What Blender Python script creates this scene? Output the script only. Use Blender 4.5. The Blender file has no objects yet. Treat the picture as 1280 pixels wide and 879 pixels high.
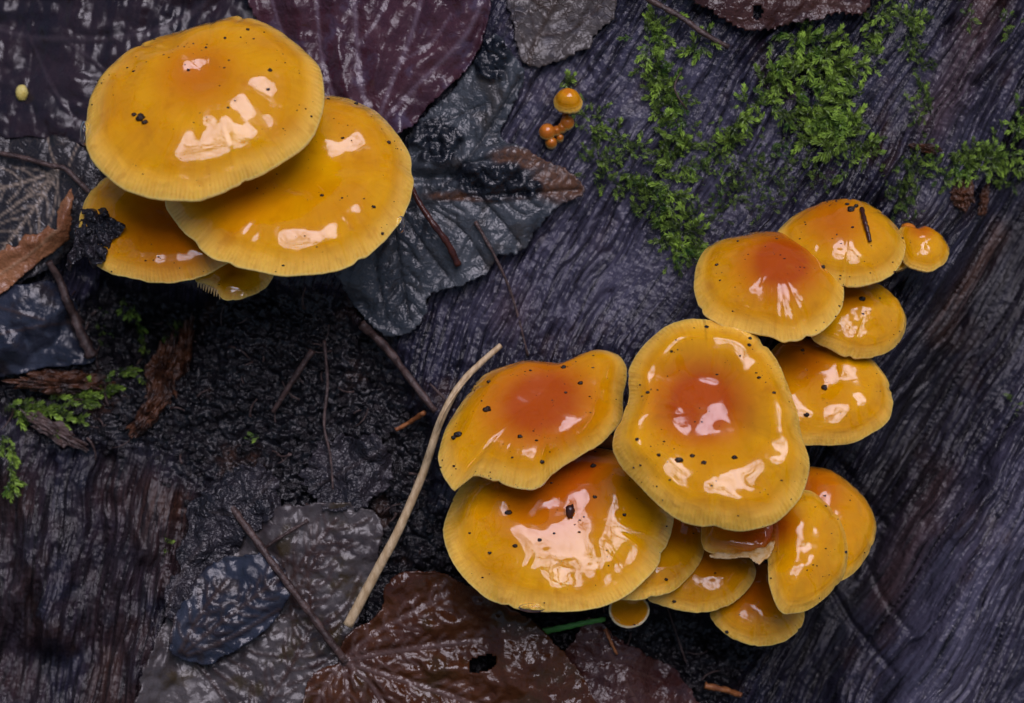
import bpy, math, random
import numpy as np
from mathutils import Vector

# ------------------------------------------------------------------ frame of the place
# Everything is laid out in a "face" frame of the leaning trunk: u to the right, v down the trunk face,
# h out of the face; one unit is 0.164 mm.  e is how steeply the face is looked at.
K = 0.21 / 1280.0
E = math.radians(55)
XA = np.array([1.0, 0, 0]); UA = np.array([0, math.sin(E), math.cos(E)]); NA = np.array([0, -math.cos(E), math.sin(E)])
D = 3555.0
FOCUS = 95.0

def W(P):
    P = np.asarray(P, float)
    return ((P[..., 0:1] - 640) * XA + (439.5 - P[..., 1:2]) * UA + P[..., 2:3] * NA) * K
def Wv(d):
    return d[0] * XA - d[1] * UA + d[2] * NA

sc = bpy.context.scene
col = sc.collection
# camera
cam = bpy.data.cameras.new('camera'); co = bpy.data.objects.new('camera', cam); col.objects.link(co)
cam.sensor_width = 36; cam.lens = 100; cam.clip_start = 0.01; cam.clip_end = 200
co.location = Vector(W([640, 439.5, D])); co.rotation_euler = (math.pi / 2 - E, 0, 0)
cam.dof.use_dof = True; cam.dof.focus_distance = (D - FOCUS) * K; cam.dof.aperture_fstop = 13
sc.camera = co
# overcast daylight
SUN = np.array([0.14, -0.60, 1.0]); SUN /= np.linalg.norm(SUN)
sw = Wv(SUN)
sun = bpy.data.lights.new('sun', 'SUN'); sun.energy = 2.4; sun.angle = math.radians(39); sun.color = (0.92, 0.85, 1.0)
so = bpy.data.objects.new('sun', sun); col.objects.link(so)
so.rotation_euler = Vector(sw).to_track_quat('Z', 'Y').to_euler()
so.location = Vector(sw * 8)
w = bpy.data.worlds.new('World'); sc.world = w; w.use_nodes = True
nt = w.node_tree; bg = nt.nodes['Background']; sky = nt.nodes.new('ShaderNodeTexSky')
sky.sky_type = 'NISHITA'; sky.sun_disc = False
sky.sun_elevation = math.asin(sw[2]); sky.sun_rotation = math.atan2(sw[0], sw[1])
sky.air_density = 1.0; sky.dust_density = 3.0
nt.links.new(sky.outputs[0], bg.inputs[0]); bg.inputs[1].default_value = 0.05
sc.view_settings.view_transform = 'Standard'; sc.view_settings.look = 'None'
sc.view_settings.exposure = 0.50; sc.view_settings.gamma = 1
sc.cycles.max_bounces = 5; sc.cycles.diffuse_bounces = 2; sc.cycles.glossy_bounces = 2; sc.cycles.use_denoising = True

rnd = random.Random(7); nr = np.random.RandomState(11)

# ------------------------------------------------------------------ noise
def _h(ix, iy, s):
    n = (ix.astype(np.int64) * 374761393 + iy.astype(np.int64) * 668265263 + s * 1442695041) & 0x7fffffff
    n = ((n ^ (n >> 13)) * 1274126177) & 0x7fffffff
    n = ((n ^ (n >> 16)) * 668265263) & 0x7fffffff
    return ((n >> 8) & 0xffff) / 65535.0
def vn(x, y, s=0):
    x = np.asarray(x, float); y = np.asarray(y, float)
    ix = np.floor(x); iy = np.floor(y); fx = x - ix; fy = y - iy
    fx = fx**3 * (fx * (fx * 6 - 15) + 10); fy = fy**3 * (fy * (fy * 6 - 15) + 10)
    a = _h(ix, iy, s); b = _h(ix + 1, iy, s); c = _h(ix, iy + 1, s); d = _h(ix + 1, iy + 1, s)
    return (a + (b - a) * fx) * (1 - fy) + (c + (d - c) * fx) * fy
def fbm(x, y, o=4, s=0):
    t = 0; a = 0.5; m = 0
    for i in range(o):
        t = t + a * vn(x, y, s + i * 17); m += a; a *= 0.5; x = x * 2.03 + 5.1; y = y * 2.03 + 3.7
    return t / m - 0.5
def worley(x, y, s=0):
    ix = np.floor(x); iy = np.floor(y); best = np.full(np.shape(x), 9.0)
    for dx in (-1, 0, 1):
        for dy in (-1, 0, 1):
            cx = ix + dx + _h(ix + dx, iy + dy, s); cy = iy + dy + _h(ix + dx, iy + dy, s + 91)
            best = np.minimum(best, (cx - x)**2 + (cy - y)**2)
    return np.sqrt(best)
def sstep(a, b, x):
    t = np.clip((x - a) / (b - a), 0, 1); return t * t * (3 - 2 * t)
def dist_poly(u, v, pts, closed=False):
    best = np.full(np.shape(u), 1e9); n = len(pts)
    for i in range(n if closed else n - 1):
        a = pts[i]; b = pts[(i + 1) % n]
        dx, dy = b[0] - a[0], b[1] - a[1]; L = dx * dx + dy * dy + 1e-9
        t = np.clip(((u - a[0]) * dx + (v - a[1]) * dy) / L, 0, 1)
        best = np.minimum(best, (u - a[0] - t * dx)**2 + (v - a[1] - t * dy)**2)
    return np.sqrt(best)
def inside(u, v, pts):
    r = np.zeros(np.shape(u), bool); n = len(pts)
    for i in range(n):
        (x1, y1), (x2, y2) = pts[i][:2], pts[(i + 1) % n][:2]
        if y1 == y2: continue
        c = ((y1 > v) != (y2 > v)) & (u < (x2 - x1) * (v - y1) / (y2 - y1) + x1); r ^= c
    return r
def softmask(u, v, pts, width, wob=0):
    if wob:
        u = u + wob * fbm(u / 45, v / 45, 3, 5) * 2; v = v + wob * fbm(u / 45, v / 45, 3, 9) * 2
    d = dist_poly(u, v, pts, True); d = np.where(inside(u, v, pts), d, -d)
    return sstep(-width, width, d)
def catmull(pts, n=8, closed=True):
    P = np.array(pts, float); m = len(P); out = []
    for i in range(m if closed else m - 1):
        if closed: a, b, c, d = P[(i - 1) % m], P[i], P[(i + 1) % m], P[(i + 2) % m]
        else: a, b, c, d = P[max(i - 1, 0)], P[i], P[i + 1], P[min(i + 2, m - 1)]
        for k in range(n):
            t = k / n
            out.append(0.5 * (2 * b + (c - a) * t + (2 * a - 5 * b + 4 * c - d) * t * t + (3 * b - a - 3 * c + d) * t**3))
    if not closed: out.append(P[-1])
    return np.array(out)

# ------------------------------------------------------------------ meshes and things
def mesh(name, V, F, mat, attrs=None, smooth=True, base=None):
    """V in face units; returns mesh whose coordinates are relative to base (face units)"""
    V = np.asarray(V, float); Wd = W(V) - (W(base) if base is not None else 0)
    me = bpy.data.meshes.new(name)
    if isinstance(F, np.ndarray):
        k = F.shape[1]; nf = len(F)
        me.vertices.add(len(Wd)); me.vertices.foreach_set('co', Wd.astype(np.float32).ravel())
        me.loops.add(nf * k); me.loops.foreach_set('vertex_index', F.astype(np.int32).ravel())
        me.polygons.add(nf); me.polygons.foreach_set('loop_start', np.arange(0, nf * k, k, dtype=np.int32))
        me.update(calc_edges=True); me.validate()
    else:
        me.from_pydata([tuple(x) for x in Wd], [], F)
    me.polygons.foreach_set('use_smooth', np.full(len(me.polygons), smooth, dtype=bool))
    for k, a in (attrs or {}).items():
        a = np.asarray(a, np.float32)
        if a.ndim == 2:
            at = me.attributes.new(k, 'FLOAT_VECTOR', 'POINT'); at.data.foreach_set('vector', a.ravel())
        else:
            at = me.attributes.new(k, 'FLOAT', 'POINT'); at.data.foreach_set('value', a)
    me.materials.append(mat)
    me.update()
    return me
def link(name, me, parent=None, base=None):
    o = bpy.data.objects.new(name, me); col.objects.link(o)
    if parent is not None: o.parent = parent
    elif base is not None: o.location = Vector(W(base))
    return o
def root(name, label, cat, base, group=None):
    o = bpy.data.objects.new(name, None); col.objects.link(o); o.location = Vector(W(base)); o.empty_display_size = 0.01
    return tag(o, label, cat, group)
def tag(o, label=None, cat=None, group=None, kind=None):
    for k, x in (('label', label), ('category', cat), ('group', group), ('kind', kind)):
        if x: o[k] = x
    return o

class Geo:
    def __init__(s): s.V = []; s.F = []; s.n = 0; s.A = {}
    def add(s, V, F, **at):
        V = np.asarray(V, float); s.V.append(V); s.F += [tuple(int(i) + s.n for i in f) for f in F]; s.n += len(V)
        for k, x in at.items(): s.A.setdefault(k, []).append(np.broadcast_to(np.asarray(x, float), (len(V),) + ((3,) if np.ndim(x) == 2 else ())))
    def mesh(s, name, mat, base=None, smooth=True):
        V = np.concatenate(s.V); A = {k: np.concatenate(x) for k, x in s.A.items()}
        A['pos'] = V / 100
        return mesh(name, V, s.F, mat, A, smooth, base)

def tube(P, R, sides=8, cap=True, lump=0.0, flat=1.0, seed=0):
    P = np.asarray(P, float); n = len(P); R = np.broadcast_to(np.asarray(R, float), (n,))
    T = np.gradient(P, axis=0); T /= np.linalg.norm(T, axis=1)[:, None] + 1e-9
    V = []; rr = np.random.RandomState(seed)
    ref = np.array([0.3, 0.2, 1.0])
    for i in range(n):
        a = np.cross(T[i], ref); a /= np.linalg.norm(a) + 1e-9; b = np.cross(a, T[i])
        for k in range(sides):
            th = 2 * math.pi * k / sides
            r = R[i] * (1 + lump * (rr.rand() - 0.5) * 2)
            V.append(P[i] + a * math.cos(th) * r + b * math.sin(th) * r * flat)
    F = []
    for i in range(n - 1):
        for k in range(sides):
            F.append((i * sides + k, i * sides + (k + 1) % sides, (i + 1) * sides + (k + 1) % sides, (i + 1) * sides + k))
    if cap:
        F.append(tuple(range(sides))[::-1]); F.append(tuple((n - 1) * sides + k for k in range(sides)))
    return np.array(V), F

# ------------------------------------------------------------------ materials
class NB:
    def __init__(s, name):
        s.m = bpy.data.materials.new(name); s.m.use_nodes = True; s.t = s.m.node_tree
        s.b = s.t.nodes['Principled BSDF']
    def n(s, ty, **kw):
        x = s.t.nodes.new(ty)
        for k, v in kw.items(): setattr(x, k, v)
        return x
    def l(s, a, b): s.t.links.new(a, b)
    def set(s, i, v):
        if hasattr(v, 'is_linked') or isinstance(v, bpy.types.NodeSocket): s.l(v, i)
        else: i.default_value = v
    def attr(s, name, vec=False):
        x = s.n('ShaderNodeAttribute', attribute_name=name); return x.outputs['Vector' if vec else 'Fac']
    def math(s, op, a, b=0.0, c=None):
        x = s.n('ShaderNodeMath', operation=op); s.set(x.inputs[0], a); s.set(x.inputs[1], b)
        if c is not None: s.set(x.inputs[2], c)
        return x.outputs[0]
    def maprange(s, v, a, b, c=0.0, d=1.0, smooth=True):
        x = s.n('ShaderNodeMapRange', interpolation_type='SMOOTHSTEP' if smooth else 'LINEAR')
        s.set(x.inputs[0], v)
        for i, q in enumerate((a, b, c, d)): s.set(x.inputs[i + 1], q)
        return x.outputs[0]
    def mix(s, f, a, b):
        x = s.n('ShaderNodeMix', data_type='RGBA'); s.set(x.inputs[0], f)
        for i, q in ((6, a), (7, b)):
            if isinstance(q, tuple): x.inputs[i].default_value = (*q, 1) if len(q) == 3 else q
            else: s.l(q, x.inputs[i])
        return x.outputs[2]
    def vmul(s, v, k):
        x = s.n('ShaderNodeVectorMath', operation='MULTIPLY'); s.l(v, x.inputs[0]); x.inputs[1].default_value = k; return x.outputs[0]
    def noise(s, v, scale, detail=4.0, rough=0.55, dist=0.0):
        x = s.n('ShaderNodeTexNoise'); s.l(v, x.inputs['Vector']); x.inputs['Scale'].default_value = scale
        x.inputs['Detail'].default_value = detail; x.inputs['Roughness'].default_value = rough; x.inputs['Distortion'].default_value = dist
        return x.outputs['Fac']
    def voro(s, v, scale, feature='F1', out='Distance'):
        x = s.n('ShaderNodeTexVoronoi', feature=feature); s.l(v, x.inputs['Vector']); x.inputs['Scale'].default_value = scale
        return x.outputs[out]
    def bump(s, h, dist_px, strength=1.0, normal=None):
        x = s.n('ShaderNodeBump'); x.inputs['Distance'].default_value = dist_px * K; x.inputs['Strength'].default_value = strength
        s.l(h, x.inputs['Height'])
        if normal is not None: s.l(normal, x.inputs['Normal'])
        return x.outputs[0]
    def done(s, color, rough=0.4, normal=None, spec=0.5, ior=1.45, **kw):
        s.set(s.b.inputs['Base Color'], (*color, 1) if isinstance(color, tuple) else color)
        s.set(s.b.inputs['Roughness'], rough); s.set(s.b.inputs['Specular IOR Level'], spec); s.b.inputs['IOR'].default_value = ior
        if normal is not None: s.l(normal, s.b.inputs['Normal'])
        for k, v in kw.items(): s.set(s.b.inputs[k.replace('_', ' ')], v)
        return s.m

def cap_material():
    b = NB('wet_cap_skin'); pos = b.attr('pos', True); rad = b.attr('rad'); ang = b.attr('ang'); core = b.attr('core'); tint = b.attr('tint')
    n1 = b.noise(pos, 1.6, 4); n2 = b.noise(pos, 14, 4)
    # amber body, paler towards the thin margin, orange disc plus painted overlap shade
    c = b.mix(b.maprange(n1, 0.3, 0.7), (0.64, 0.265, 0.001), (0.74, 0.350, 0.002))
    c = b.mix(b.maprange(rad, 0.80, 1.0), c, (0.94, 0.56, 0.09))
    cf = b.math('ADD', core, b.math('MULTIPLY', b.math('SUBTRACT', n1, 0.5), 0.25))
    c = b.mix(b.maprange(cf, 0.10, 0.62), c, (0.56, 0.165, 0.002))
    c = b.mix(b.maprange(cf, 0.50, 1.0), c, (0.43, 0.070, 0.002))
    cr_ = b.n('ShaderNodeCombineXYZ'); b.l(b.math('MULTIPLY', ang, 0.55), cr_.inputs[0]); b.l(b.math('MULTIPLY', rad, 3.0), cr_.inputs[1])
    c = b.mix(b.math('MULTIPLY', b.maprange(b.noise(cr_.outputs[0], 1.0, 3, 0.6), 0.45, 0.75), b.maprange(rad, 0.2, 0.6, 0.0, 0.30)), c, (0.50, 0.185, 0.002))
    c = b.mix(b.math('MULTIPLY', b.maprange(b.noise(pos, 3.3, 3), 0.60, 0.74), 0.30), c, (0.44, 0.130, 0.003))
    c = b.mix(tint, c, (0.50, 0.135, 0.014))
    wob = b.math('ADD', ang, b.math('MULTIPLY', b.math('SUBTRACT', n2, 0.5), 0.9))
    st = b.math('SINE', b.math('MULTIPLY', wob, 6.2832)); st = b.maprange(st, -0.5, 1.0)
    edge = b.maprange(b.math('ADD', rad, b.math('MULTIPLY', b.math('SUBTRACT', n1, 0.5), 0.2)), 0.84, 1.0)
    stm = b.math('MULTIPLY', st, edge)
    c = b.mix(b.math('MULTIPLY', b.math('MULTIPLY', stm, b.maprange(b.noise(pos, 4.0, 2), 0.3, 0.7)), 0.5), c, (0.72, 0.33, 0.018))
    c = b.mix(b.math('MULTIPLY', b.maprange(rad, 0.982, 1.0), 0.75), c, (0.95, 0.68, 0.22))
    c = b.mix(b.math('MULTIPLY', b.maprange(b.noise(pos, 55, 2), 0.68, 0.78), 0.45), c, (0.16, 0.045, 0.01))
    c = b.mix(b.math('MULTIPLY', b.attr('pale'), b.maprange(b.math('ADD', rad, b.math('MULTIPLY', b.math('SUBTRACT', n2, 0.5), 0.08)), 0.86, 0.95)), c, (0.88, 0.74, 0.46))
    film = b.maprange(b.noise(pos, 2.6, 3), 0.38, 0.60)
    rough = b.math('ADD', b.math('MULTIPLY', film, -0.10), 0.17)
    h = b.math('ADD', b.math('MULTIPLY', b.noise(pos, 3.6, 1.5, 0.4, 0.6), 1.0), b.math('MULTIPLY', stm, -0.10))
    h = b.math('ADD', h, b.math('MULTIPLY', b.noise(pos, 22, 2, 0.5), 0.022))
    cx = b.n('ShaderNodeCombineXYZ'); b.l(b.math('MULTIPLY', rad, 17.0), cx.inputs[0]); b.l(b.math('MULTIPLY', ang, 0.16), cx.inputs[1]); b.l(b.math('MULTIPLY', n1, 3.0), cx.inputs[2])
    rip = b.math('MULTIPLY', b.math('MULTIPLY', b.noise(cx.outputs[0], 1.0, 2, 0.5), b.maprange(rad, 0.55, 0.9)), 0.40)
    h = b.math('ADD', h, rip)
    nm = b.bump(h, 3.0, 0.9)
    return b.done(c, rough, nm, spec=0.12, ior=1.42, Subsurface_Weight=0.22, Subsurface_Radius=(0.004, 0.0016, 0.0003), Subsurface_Scale=0.5,
                  Coat_Weight=1.0, Coat_Roughness=0.015, Coat_IOR=1.42)
def simple(name, c1, c2, scale=6, rough=0.4, bump=1.5, bscale=20, spec=0.5, stretch=(1, 1, 1), **kw):
    b = NB(name); pos = b.vmul(b.attr('pos', True), stretch)
    c = b.mix(b.maprange(b.noise(pos, scale, 5), 0.35, 0.65), c1, c2)
    nm = b.bump(b.noise(pos, bscale, 4), bump)
    return b.done(c, rough, nm, spec, **kw)
def log_material():
    b = NB('wet_rotting_wood'); pos = b.attr('pos', True); gr = b.attr('grain', True)
    soil = b.attr('soil'); brown = b.attr('brown'); dark = b.attr('dark'); lit = b.attr('lit_paint')
    s1 = b.noise(b.vmul(gr, (14, 1.1, 1)), 1.0, 6, 0.65); s2 = b.noise(b.vmul(gr, (24, 2.2, 1)), 1.0, 4, 0.55)
    n1 = b.noise(pos, 1.3, 5); n3 = b.noise(pos, 9, 5)
    c = b.mix(b.maprange(s1, 0.32, 0.68), (0.003, 0.003, 0.006), (0.024, 0.023, 0.045))
    c = b.mix(b.math('MULTIPLY', b.maprange(s2, 0.52, 0.75), 0.6), c, (0.058, 0.050, 0.076))
    c = b.mix(b.math('MULTIPLY', b.maprange(n1, 0.56, 0.72), 0.55), c, (0.044, 0.018, 0.011))
    c = b.mix(b.math('MULTIPLY', b.maprange(n3, 0.55, 0.75), 0.5), c, (0.008, 0.010, 0.020))
    c = b.mix(b.math('MULTIPLY', brown, b.maprange(s1, 0.30, 0.6)), c, (0.095, 0.038, 0.017))
    c = b.mix(b.math('MULTIPLY', lit, b.maprange(s1, 0.28, 0.62)), c, (0.088, 0.082, 0.125))  # skylight on the wood painted in as a bluish lift of the base colour
    so_ = b.mix(b.maprange(n3, 0.4, 0.7), (0.004, 0.004, 0.006), (0.018, 0.016, 0.019))
    so_ = b.mix(b.math('MULTIPLY', b.maprange(n1, 0.58, 0.7), 0.6), so_, (0.055, 0.026, 0.016))
    c = b.mix(soil, c, so_)
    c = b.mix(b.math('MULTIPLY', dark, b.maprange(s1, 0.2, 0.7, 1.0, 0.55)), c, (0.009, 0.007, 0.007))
    c = b.mix(b.math('MULTIPLY', b.maprange(b.noise(pos, 40, 2), 0.66, 0.75), 0.35), c, (0.13, 0.11, 0.12))
    h = b.math('ADD', b.math('MULTIPLY', s2, 0.9), b.math('MULTIPLY', b.noise(pos, 13, 3, 0.5), 0.6))
    nm = b.bump(h, 4.5, 1.0)
    rough = b.maprange(b.noise(pos, 5, 4), 0.35, 0.65, 0.06, 0.24)
    rough = b.math('ADD', rough, b.math('MULTIPLY', dark, 0.22))
    return b.done(c, rough, nm, 0.55)
def leaf_material(name, c1, c2, veinc, net=9.0, netamt=0.35, rough=(0.2, 0.45), bump=2.0, c3=None, wrinkle=10):
    b = NB(name); pos = b.attr('pos', True); vein = b.attr('vein'); tar = b.attr('tar')
    n1 = b.noise(pos, 1.7, 5, 0.6); n2 = b.noise(pos, wrinkle, 2.5, 0.5, 0.5)
    c = b.mix(b.maprange(n1, 0.35, 0.65), c1, c2)
    if c3: c = b.mix(b.math('MULTIPLY', b.maprange(b.noise(pos, 2.6, 4), 0.52, 0.68), 0.8), c, c3)
    wp = b.n('ShaderNodeVectorMath', operation='ADD'); b.l(pos, wp.inputs[0])
    nz = b.n('ShaderNodeTexNoise'); b.l(pos, nz.inputs['Vector']); nz.inputs['Scale'].default_value = 5
    b.l(b.vmul(nz.outputs['Color'], (0.12, 0.12, 0.12)), wp.inputs[1])
    ve = b.voro(wp.outputs[0], net, 'DISTANCE_TO_EDGE'); ne = b.maprange(ve, 0.0, 0.09, 1.0, 0.0)
    ne = b.math('MULTIPLY', ne, b.maprange(b.noise(pos, 3.0, 2), 0.35, 0.7)); c = b.mix(b.math('MULTIPLY', ne, netamt), c, veinc)
    c = b.mix(b.math('MULTIPLY', vein, 0.85), c, veinc)
    c = b.mix(b.math('MULTIPLY', b.attr('rust'), b.maprange(n2, 0.3, 0.6, 0.5, 1.0)), c, (0.105, 0.048, 0.026))
    c = b.mix(tar, c, (0.006, 0.008, 0.013))
    h = b.math('ADD', b.math('MULTIPLY', ne, netamt * 0.6), n2); h = b.math('ADD', h, b.math('MULTIPLY', b.noise(pos, 40, 2), 0.10))
    nm = b.bump(h, bump * 2.0)
    r = b.maprange(b.noise(pos, 4, 4), 0.35, 0.65, rough[0] * 0.65, rough[1] * 0.75)
    return b.done(c, r, nm, 0.5)
def moss_material():
    b = NB('moss_leaves'); sh = b.attr('shade'); pos = b.attr('pos', True)
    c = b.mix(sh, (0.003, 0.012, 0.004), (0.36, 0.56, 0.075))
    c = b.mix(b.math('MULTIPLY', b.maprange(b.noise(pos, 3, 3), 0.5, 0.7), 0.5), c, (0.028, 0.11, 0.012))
    return b.done(c, 0.35, None, 0.5, Transmission_Weight=0.0)

M = {}
M['cap'] = cap_material()
M['gill'] = simple('gill_flesh', (0.72, 0.46, 0.16), (0.80, 0.58, 0.28), 8, 0.5, 1, 25)
M['torn'] = simple('torn_flesh', (0.66, 0.36, 0.09), (0.80, 0.58, 0.30), 12, 0.3, 1.5, 25)
M['stem'] = simple('velvet_stem', (0.42, 0.15, 0.02), (0.16, 0.045, 0.012), 3, 0.5, 2, 30, stretch=(1, 0.3, 1))
M['dirt'] = simple('wet_dirt', (0.006, 0.005, 0.006), (0.035, 0.016, 0.009), 9, 0.18, 2, 40)
M['log'] = log_material()
M['bark'] = simple('weathered_trunk', (0.030, 0.024, 0.026), (0.075, 0.058, 0.055), 4, 0.6, 12, 6)
M['soil'] = simple('wet_humus', (0.004, 0.004, 0.006), (0.020, 0.016, 0.018), 7, 0.18, 4, 30)
M['moss'] = moss_material()
M['violet_leaf'] = leaf_material('wet_violet_brown_leaf', (0.011, 0.008, 0.014), (0.024, 0.014, 0.020), (0.04, 0.028, 0.036), 6, 0.05, (0.32, 0.5), 0.5)
M['purple_leaf'] = leaf_material('wet_purple_leaf', (0.040, 0.014, 0.024), (0.064, 0.024, 0.034), (0.13, 0.09, 0.12), 7, 0.06, (0.26, 0.46), 1.1, (0.070, 0.050, 0.085))
M['grey_leaf'] = leaf_material('decayed_grey_leaf', (0.026, 0.032, 0.041), (0.054, 0.062, 0.072), (0.010, 0.011, 0.014), 5, 0.25, (0.28, 0.46), 1.1, (0.040, 0.036, 0.034), 14)
M['net_leaf'] = leaf_material('veined_grey_brown_leaf', (0.055, 0.046, 0.044), (0.085, 0.072, 0.068), (0.035, 0.018, 0.010), 9, 0.5, (0.32, 0.52), 1.2, (0.06, 0.055, 0.065))
M['brown_leaf'] = leaf_material('dark_brown_leaf', (0.035, 0.012, 0.011), (0.058, 0.021, 0.016), (0.075, 0.038, 0.03), 9, 0.10, (0.22, 0.4), 1.8, (0.05, 0.03, 0.035))
M['slate_leaf'] = leaf_material('slate_leaf_with_pale_veins', (0.014, 0.013, 0.016), (0.026, 0.023, 0.026), (0.36, 0.28, 0.21), 7, 0.10, (0.28, 0.45), 1.6)
M['curl_leaf'] = leaf_material('curled_brown_edge', (0.20, 0.075, 0.032), (0.30, 0.13, 0.055), (0.30, 0.18, 0.10), 8, 0.15, (0.35, 0.5), 1.8, (0.10, 0.035, 0.02))
M['black_leaf'] = leaf_material('blackened_leaf', (0.010, 0.010, 0.014), (0.028, 0.024, 0.030), (0.045, 0.035, 0.035), 7, 0.2, (0.15, 0.35), 3.0, None, 14)
M['red_leaf'] = leaf_material('wet_red_brown_leaf', (0.042, 0.012, 0.005), (0.075, 0.024, 0.007), (0.115, 0.070, 0.062), 9, 0.05, (0.12, 0.34), 0.6, (0.040, 0.020, 0.006), 16)
M['blue_leaf'] = leaf_material('blue_grey_wet_leaf', (0.014, 0.018, 0.032), (0.030, 0.036, 0.056), (0.045, 0.026, 0.020), 8, 0.12, (0.28, 0.46), 0.7, (0.02, 0.014, 0.014), 12)
M['mottle_leaf'] = leaf_material('mottled_brown_leaf', (0.036, 0.028, 0.030), (0.080, 0.070, 0.070), (0.036, 0.013, 0.008), 8, 0.25, (0.30, 0.50), 0.7, (0.040, 0.026, 0.007))
M['straw'] = simple('dry_straw', (0.42, 0.29, 0.15), (0.58, 0.44, 0.26), 6, 0.5, 1.5, 14, stretch=(3, 1, 1))
M['twig'] = simple('wet_twig_bark', (0.035, 0.020, 0.018), (0.085, 0.052, 0.045), 8, 0.35, 2, 25)
M['red_stalk'] = simple('dark_red_stalk', (0.060, 0.016, 0.010), (0.035, 0.010, 0.009), 6, 0.2, 1, 25)
M['brown_bit'] = simple('orange_brown_fibre', (0.32, 0.12, 0.035), (0.20, 0.065, 0.02), 8, 0.4, 1.5, 30)
M['rotten'] = simple('red_brown_rotten_wood', (0.085, 0.031, 0.013), (0.018, 0.008, 0.006), 5, 0.3, 5, 14)
M['grass'] = simple('green_blade', (0.045, 0.20, 0.03), (0.07, 0.26, 0.045), 5, 0.3, 1, 20, stretch=(1, 4, 1))
M['yellow'] = simple('pale_yellow_seed', (0.55, 0.42, 0.08), (0.65, 0.55, 0.18), 8, 0.4, 1.5, 25)
bw = NB('water'); M['water'] = bw.done((1.0, 1.0, 1.0), 0.0, None, 0.5, 1.33, Transmission_Weight=1.0)
M['floor'] = None

# ------------------------------------------------------------------ the trunk face
GX, GY = 0.43, -0.903
SOIL = [(235, 365), (330, 352), (430, 380), (468, 425), (520, 500), (560, 600), (575, 740), (740, 762), (870, 770), (960, 800), (900, 960), (150, 990), (240, 760), (250, 660), (120, 590), (20, 560), (-60, 470), (60, 400), (120, 350)]
LEFTW = [(-140, 560), (60, 545), (180, 560), (262, 640), (230, 760), (175, 960), (-140, 990)]
def masks(u, v):
    soil = softmask(u, v, SOIL, 22, 26); lw = softmask(u, v, LEFTW, 40, 26)
    return soil * (1 - lw), lw
def hsmooth(u, v):
    u = np.asarray(u, float); v = np.asarray(v, float)
    p = (u - 640) * 0.903 + (v - 440) * 0.43; q = (u - 640) * GX + (v - 440) * GY
    h = -(p * p) / 5000.0
    soil, lw = masks(u, v)
    h = h - 34 * soil - 30 * lw
    def g(cx, cy, s, a, sy=None): return a * np.exp(-((u - cx) / s)**2 - ((v - cy) / (sy or s))**2)
    h = h + g(95, 345, 34, -55) + g(190, 415, 70, -48, 48) + g(830, 830, 28, -46, 60) + g(880, 800, 40, -28) + g(30, 830, 60, -40, 50)
    # groove and shoulder on the right
    d = dist_poly(u, v, [(1330, 250), (1190, 470), (1100, 660), (1000, 960)])
    h = h - 75 * np.exp(-(d / 70)**2)
    d = dist_poly(u, v, [(1420, 500), (1235, 720), (1150, 960)]); h = h + 46 * np.exp(-(d / 62)**2)
    d = dist_poly(u, v, [(-20, 560), (30, 650), (48, 740), (55, 800)]); h = h + 34 * np.exp(-(d / 24)**2) * (lw > 0.01)
    d = dist_poly(u, v, [(200, 600), (190, 720), (140, 960)]); h = h + 30 * np.exp(-(d / 34)**2) * lw
    d = dist_poly(u, v, [(120, 575), (118, 700), (95, 830)]); h = h - 16 * np.exp(-(d / 18)**2) * lw
    d = dist_poly(u, v, [(1020, 545), (1075, 600), (1130, 672)]); h = h - 7 * np.exp(-(d / 5)**2)
    d = dist_poly(u, v, [(1040, 720), (1080, 790), (1128, 850)]); h = h - 6 * np.exp(-(d / 4)**2)
    d = dist_poly(u, v, [(1090, 690), (1120, 760), (1150, 800)]); h = h - 4 * np.exp(-(d / 4)**2)
    h = h + 16 * fbm(p / 130, q / 260, 3, 3)
    return h
def hdetail(u, v):
    u = np.asarray(u, float); v = np.asarray(v, float)
    soil, lw = masks(u, v)
    wu = u + 22 * fbm(u / 120, v / 120, 3, 31); wv = v + 22 * fbm(u / 120, v / 120, 3, 37)
    # the grain turns a little steeper towards the left
    k = sstep(-100, 1000, wu); gx = 0.16 + 0.36 * k; gy = -np.sqrt(1 - gx * gx)
    p = (wu - 640) * (-gy) + (wv - 440) * gx; q = (wu - 640) * gx + (wv - 440) * gy
    right = sstep(930, 1120, u + 0.25 * (v - 300))
    f1 = fbm(p / 11, q / 150, 4, 41); f2 = fbm(p / 4.2, q / 55, 3, 43)
    ridg = 0.5 - np.abs(fbm(p / 17, q / 240, 3, 47)) * 3
    amp_ = 0.45 + 1.5 * sstep(-0.12, 0.22, fbm(p / 120, q / 200, 3, 45))
    wood = (13 + 14 * right) * f1 + (5 + 5 * right) * f2 + (3 + 7 * right) * np.clip(ridg, -0.6, 0.5)
    wood = wood + 4.5 * fbm(u / 10, v / 16, 3, 51) * (1 - 0.5 * right) + 1.6 * fbm(u / 4.5, v / 4.5, 2, 53)
    crk = np.abs(fbm(p / 38, q / 420, 3, 49)); wood = wood * amp_ - (9 + 9 * right) * np.exp(-(crk / 0.018)**2) + 26 * fbm(p / 60, q / 170, 2, 55)
    wood = wood * (1 - 0.35 * lw) + lw * 40 * fbm(p / 30, q / 80, 4, 57) - lw * 14 * np.abs(fbm(p / 22, q / 130, 3, 58)) * 3
    cl = worley(u / 15, v / 15, 61); c2 = worley(u / 6.5, v / 6.5, 63)
    crumb = 44 * fbm(u / 60, v / 60, 4, 65) - 13 * cl - 7 * c2 + 13 + 3 * fbm(u / 3.5, v / 3.5, 2, 67)
    return wood * (1 - soil) + crumb * soil, (p, q, soil, lw, right, f1)
def hs(u, v):
    d, _ = hdetail(u, v); return hsmooth(u, v) + d

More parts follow.
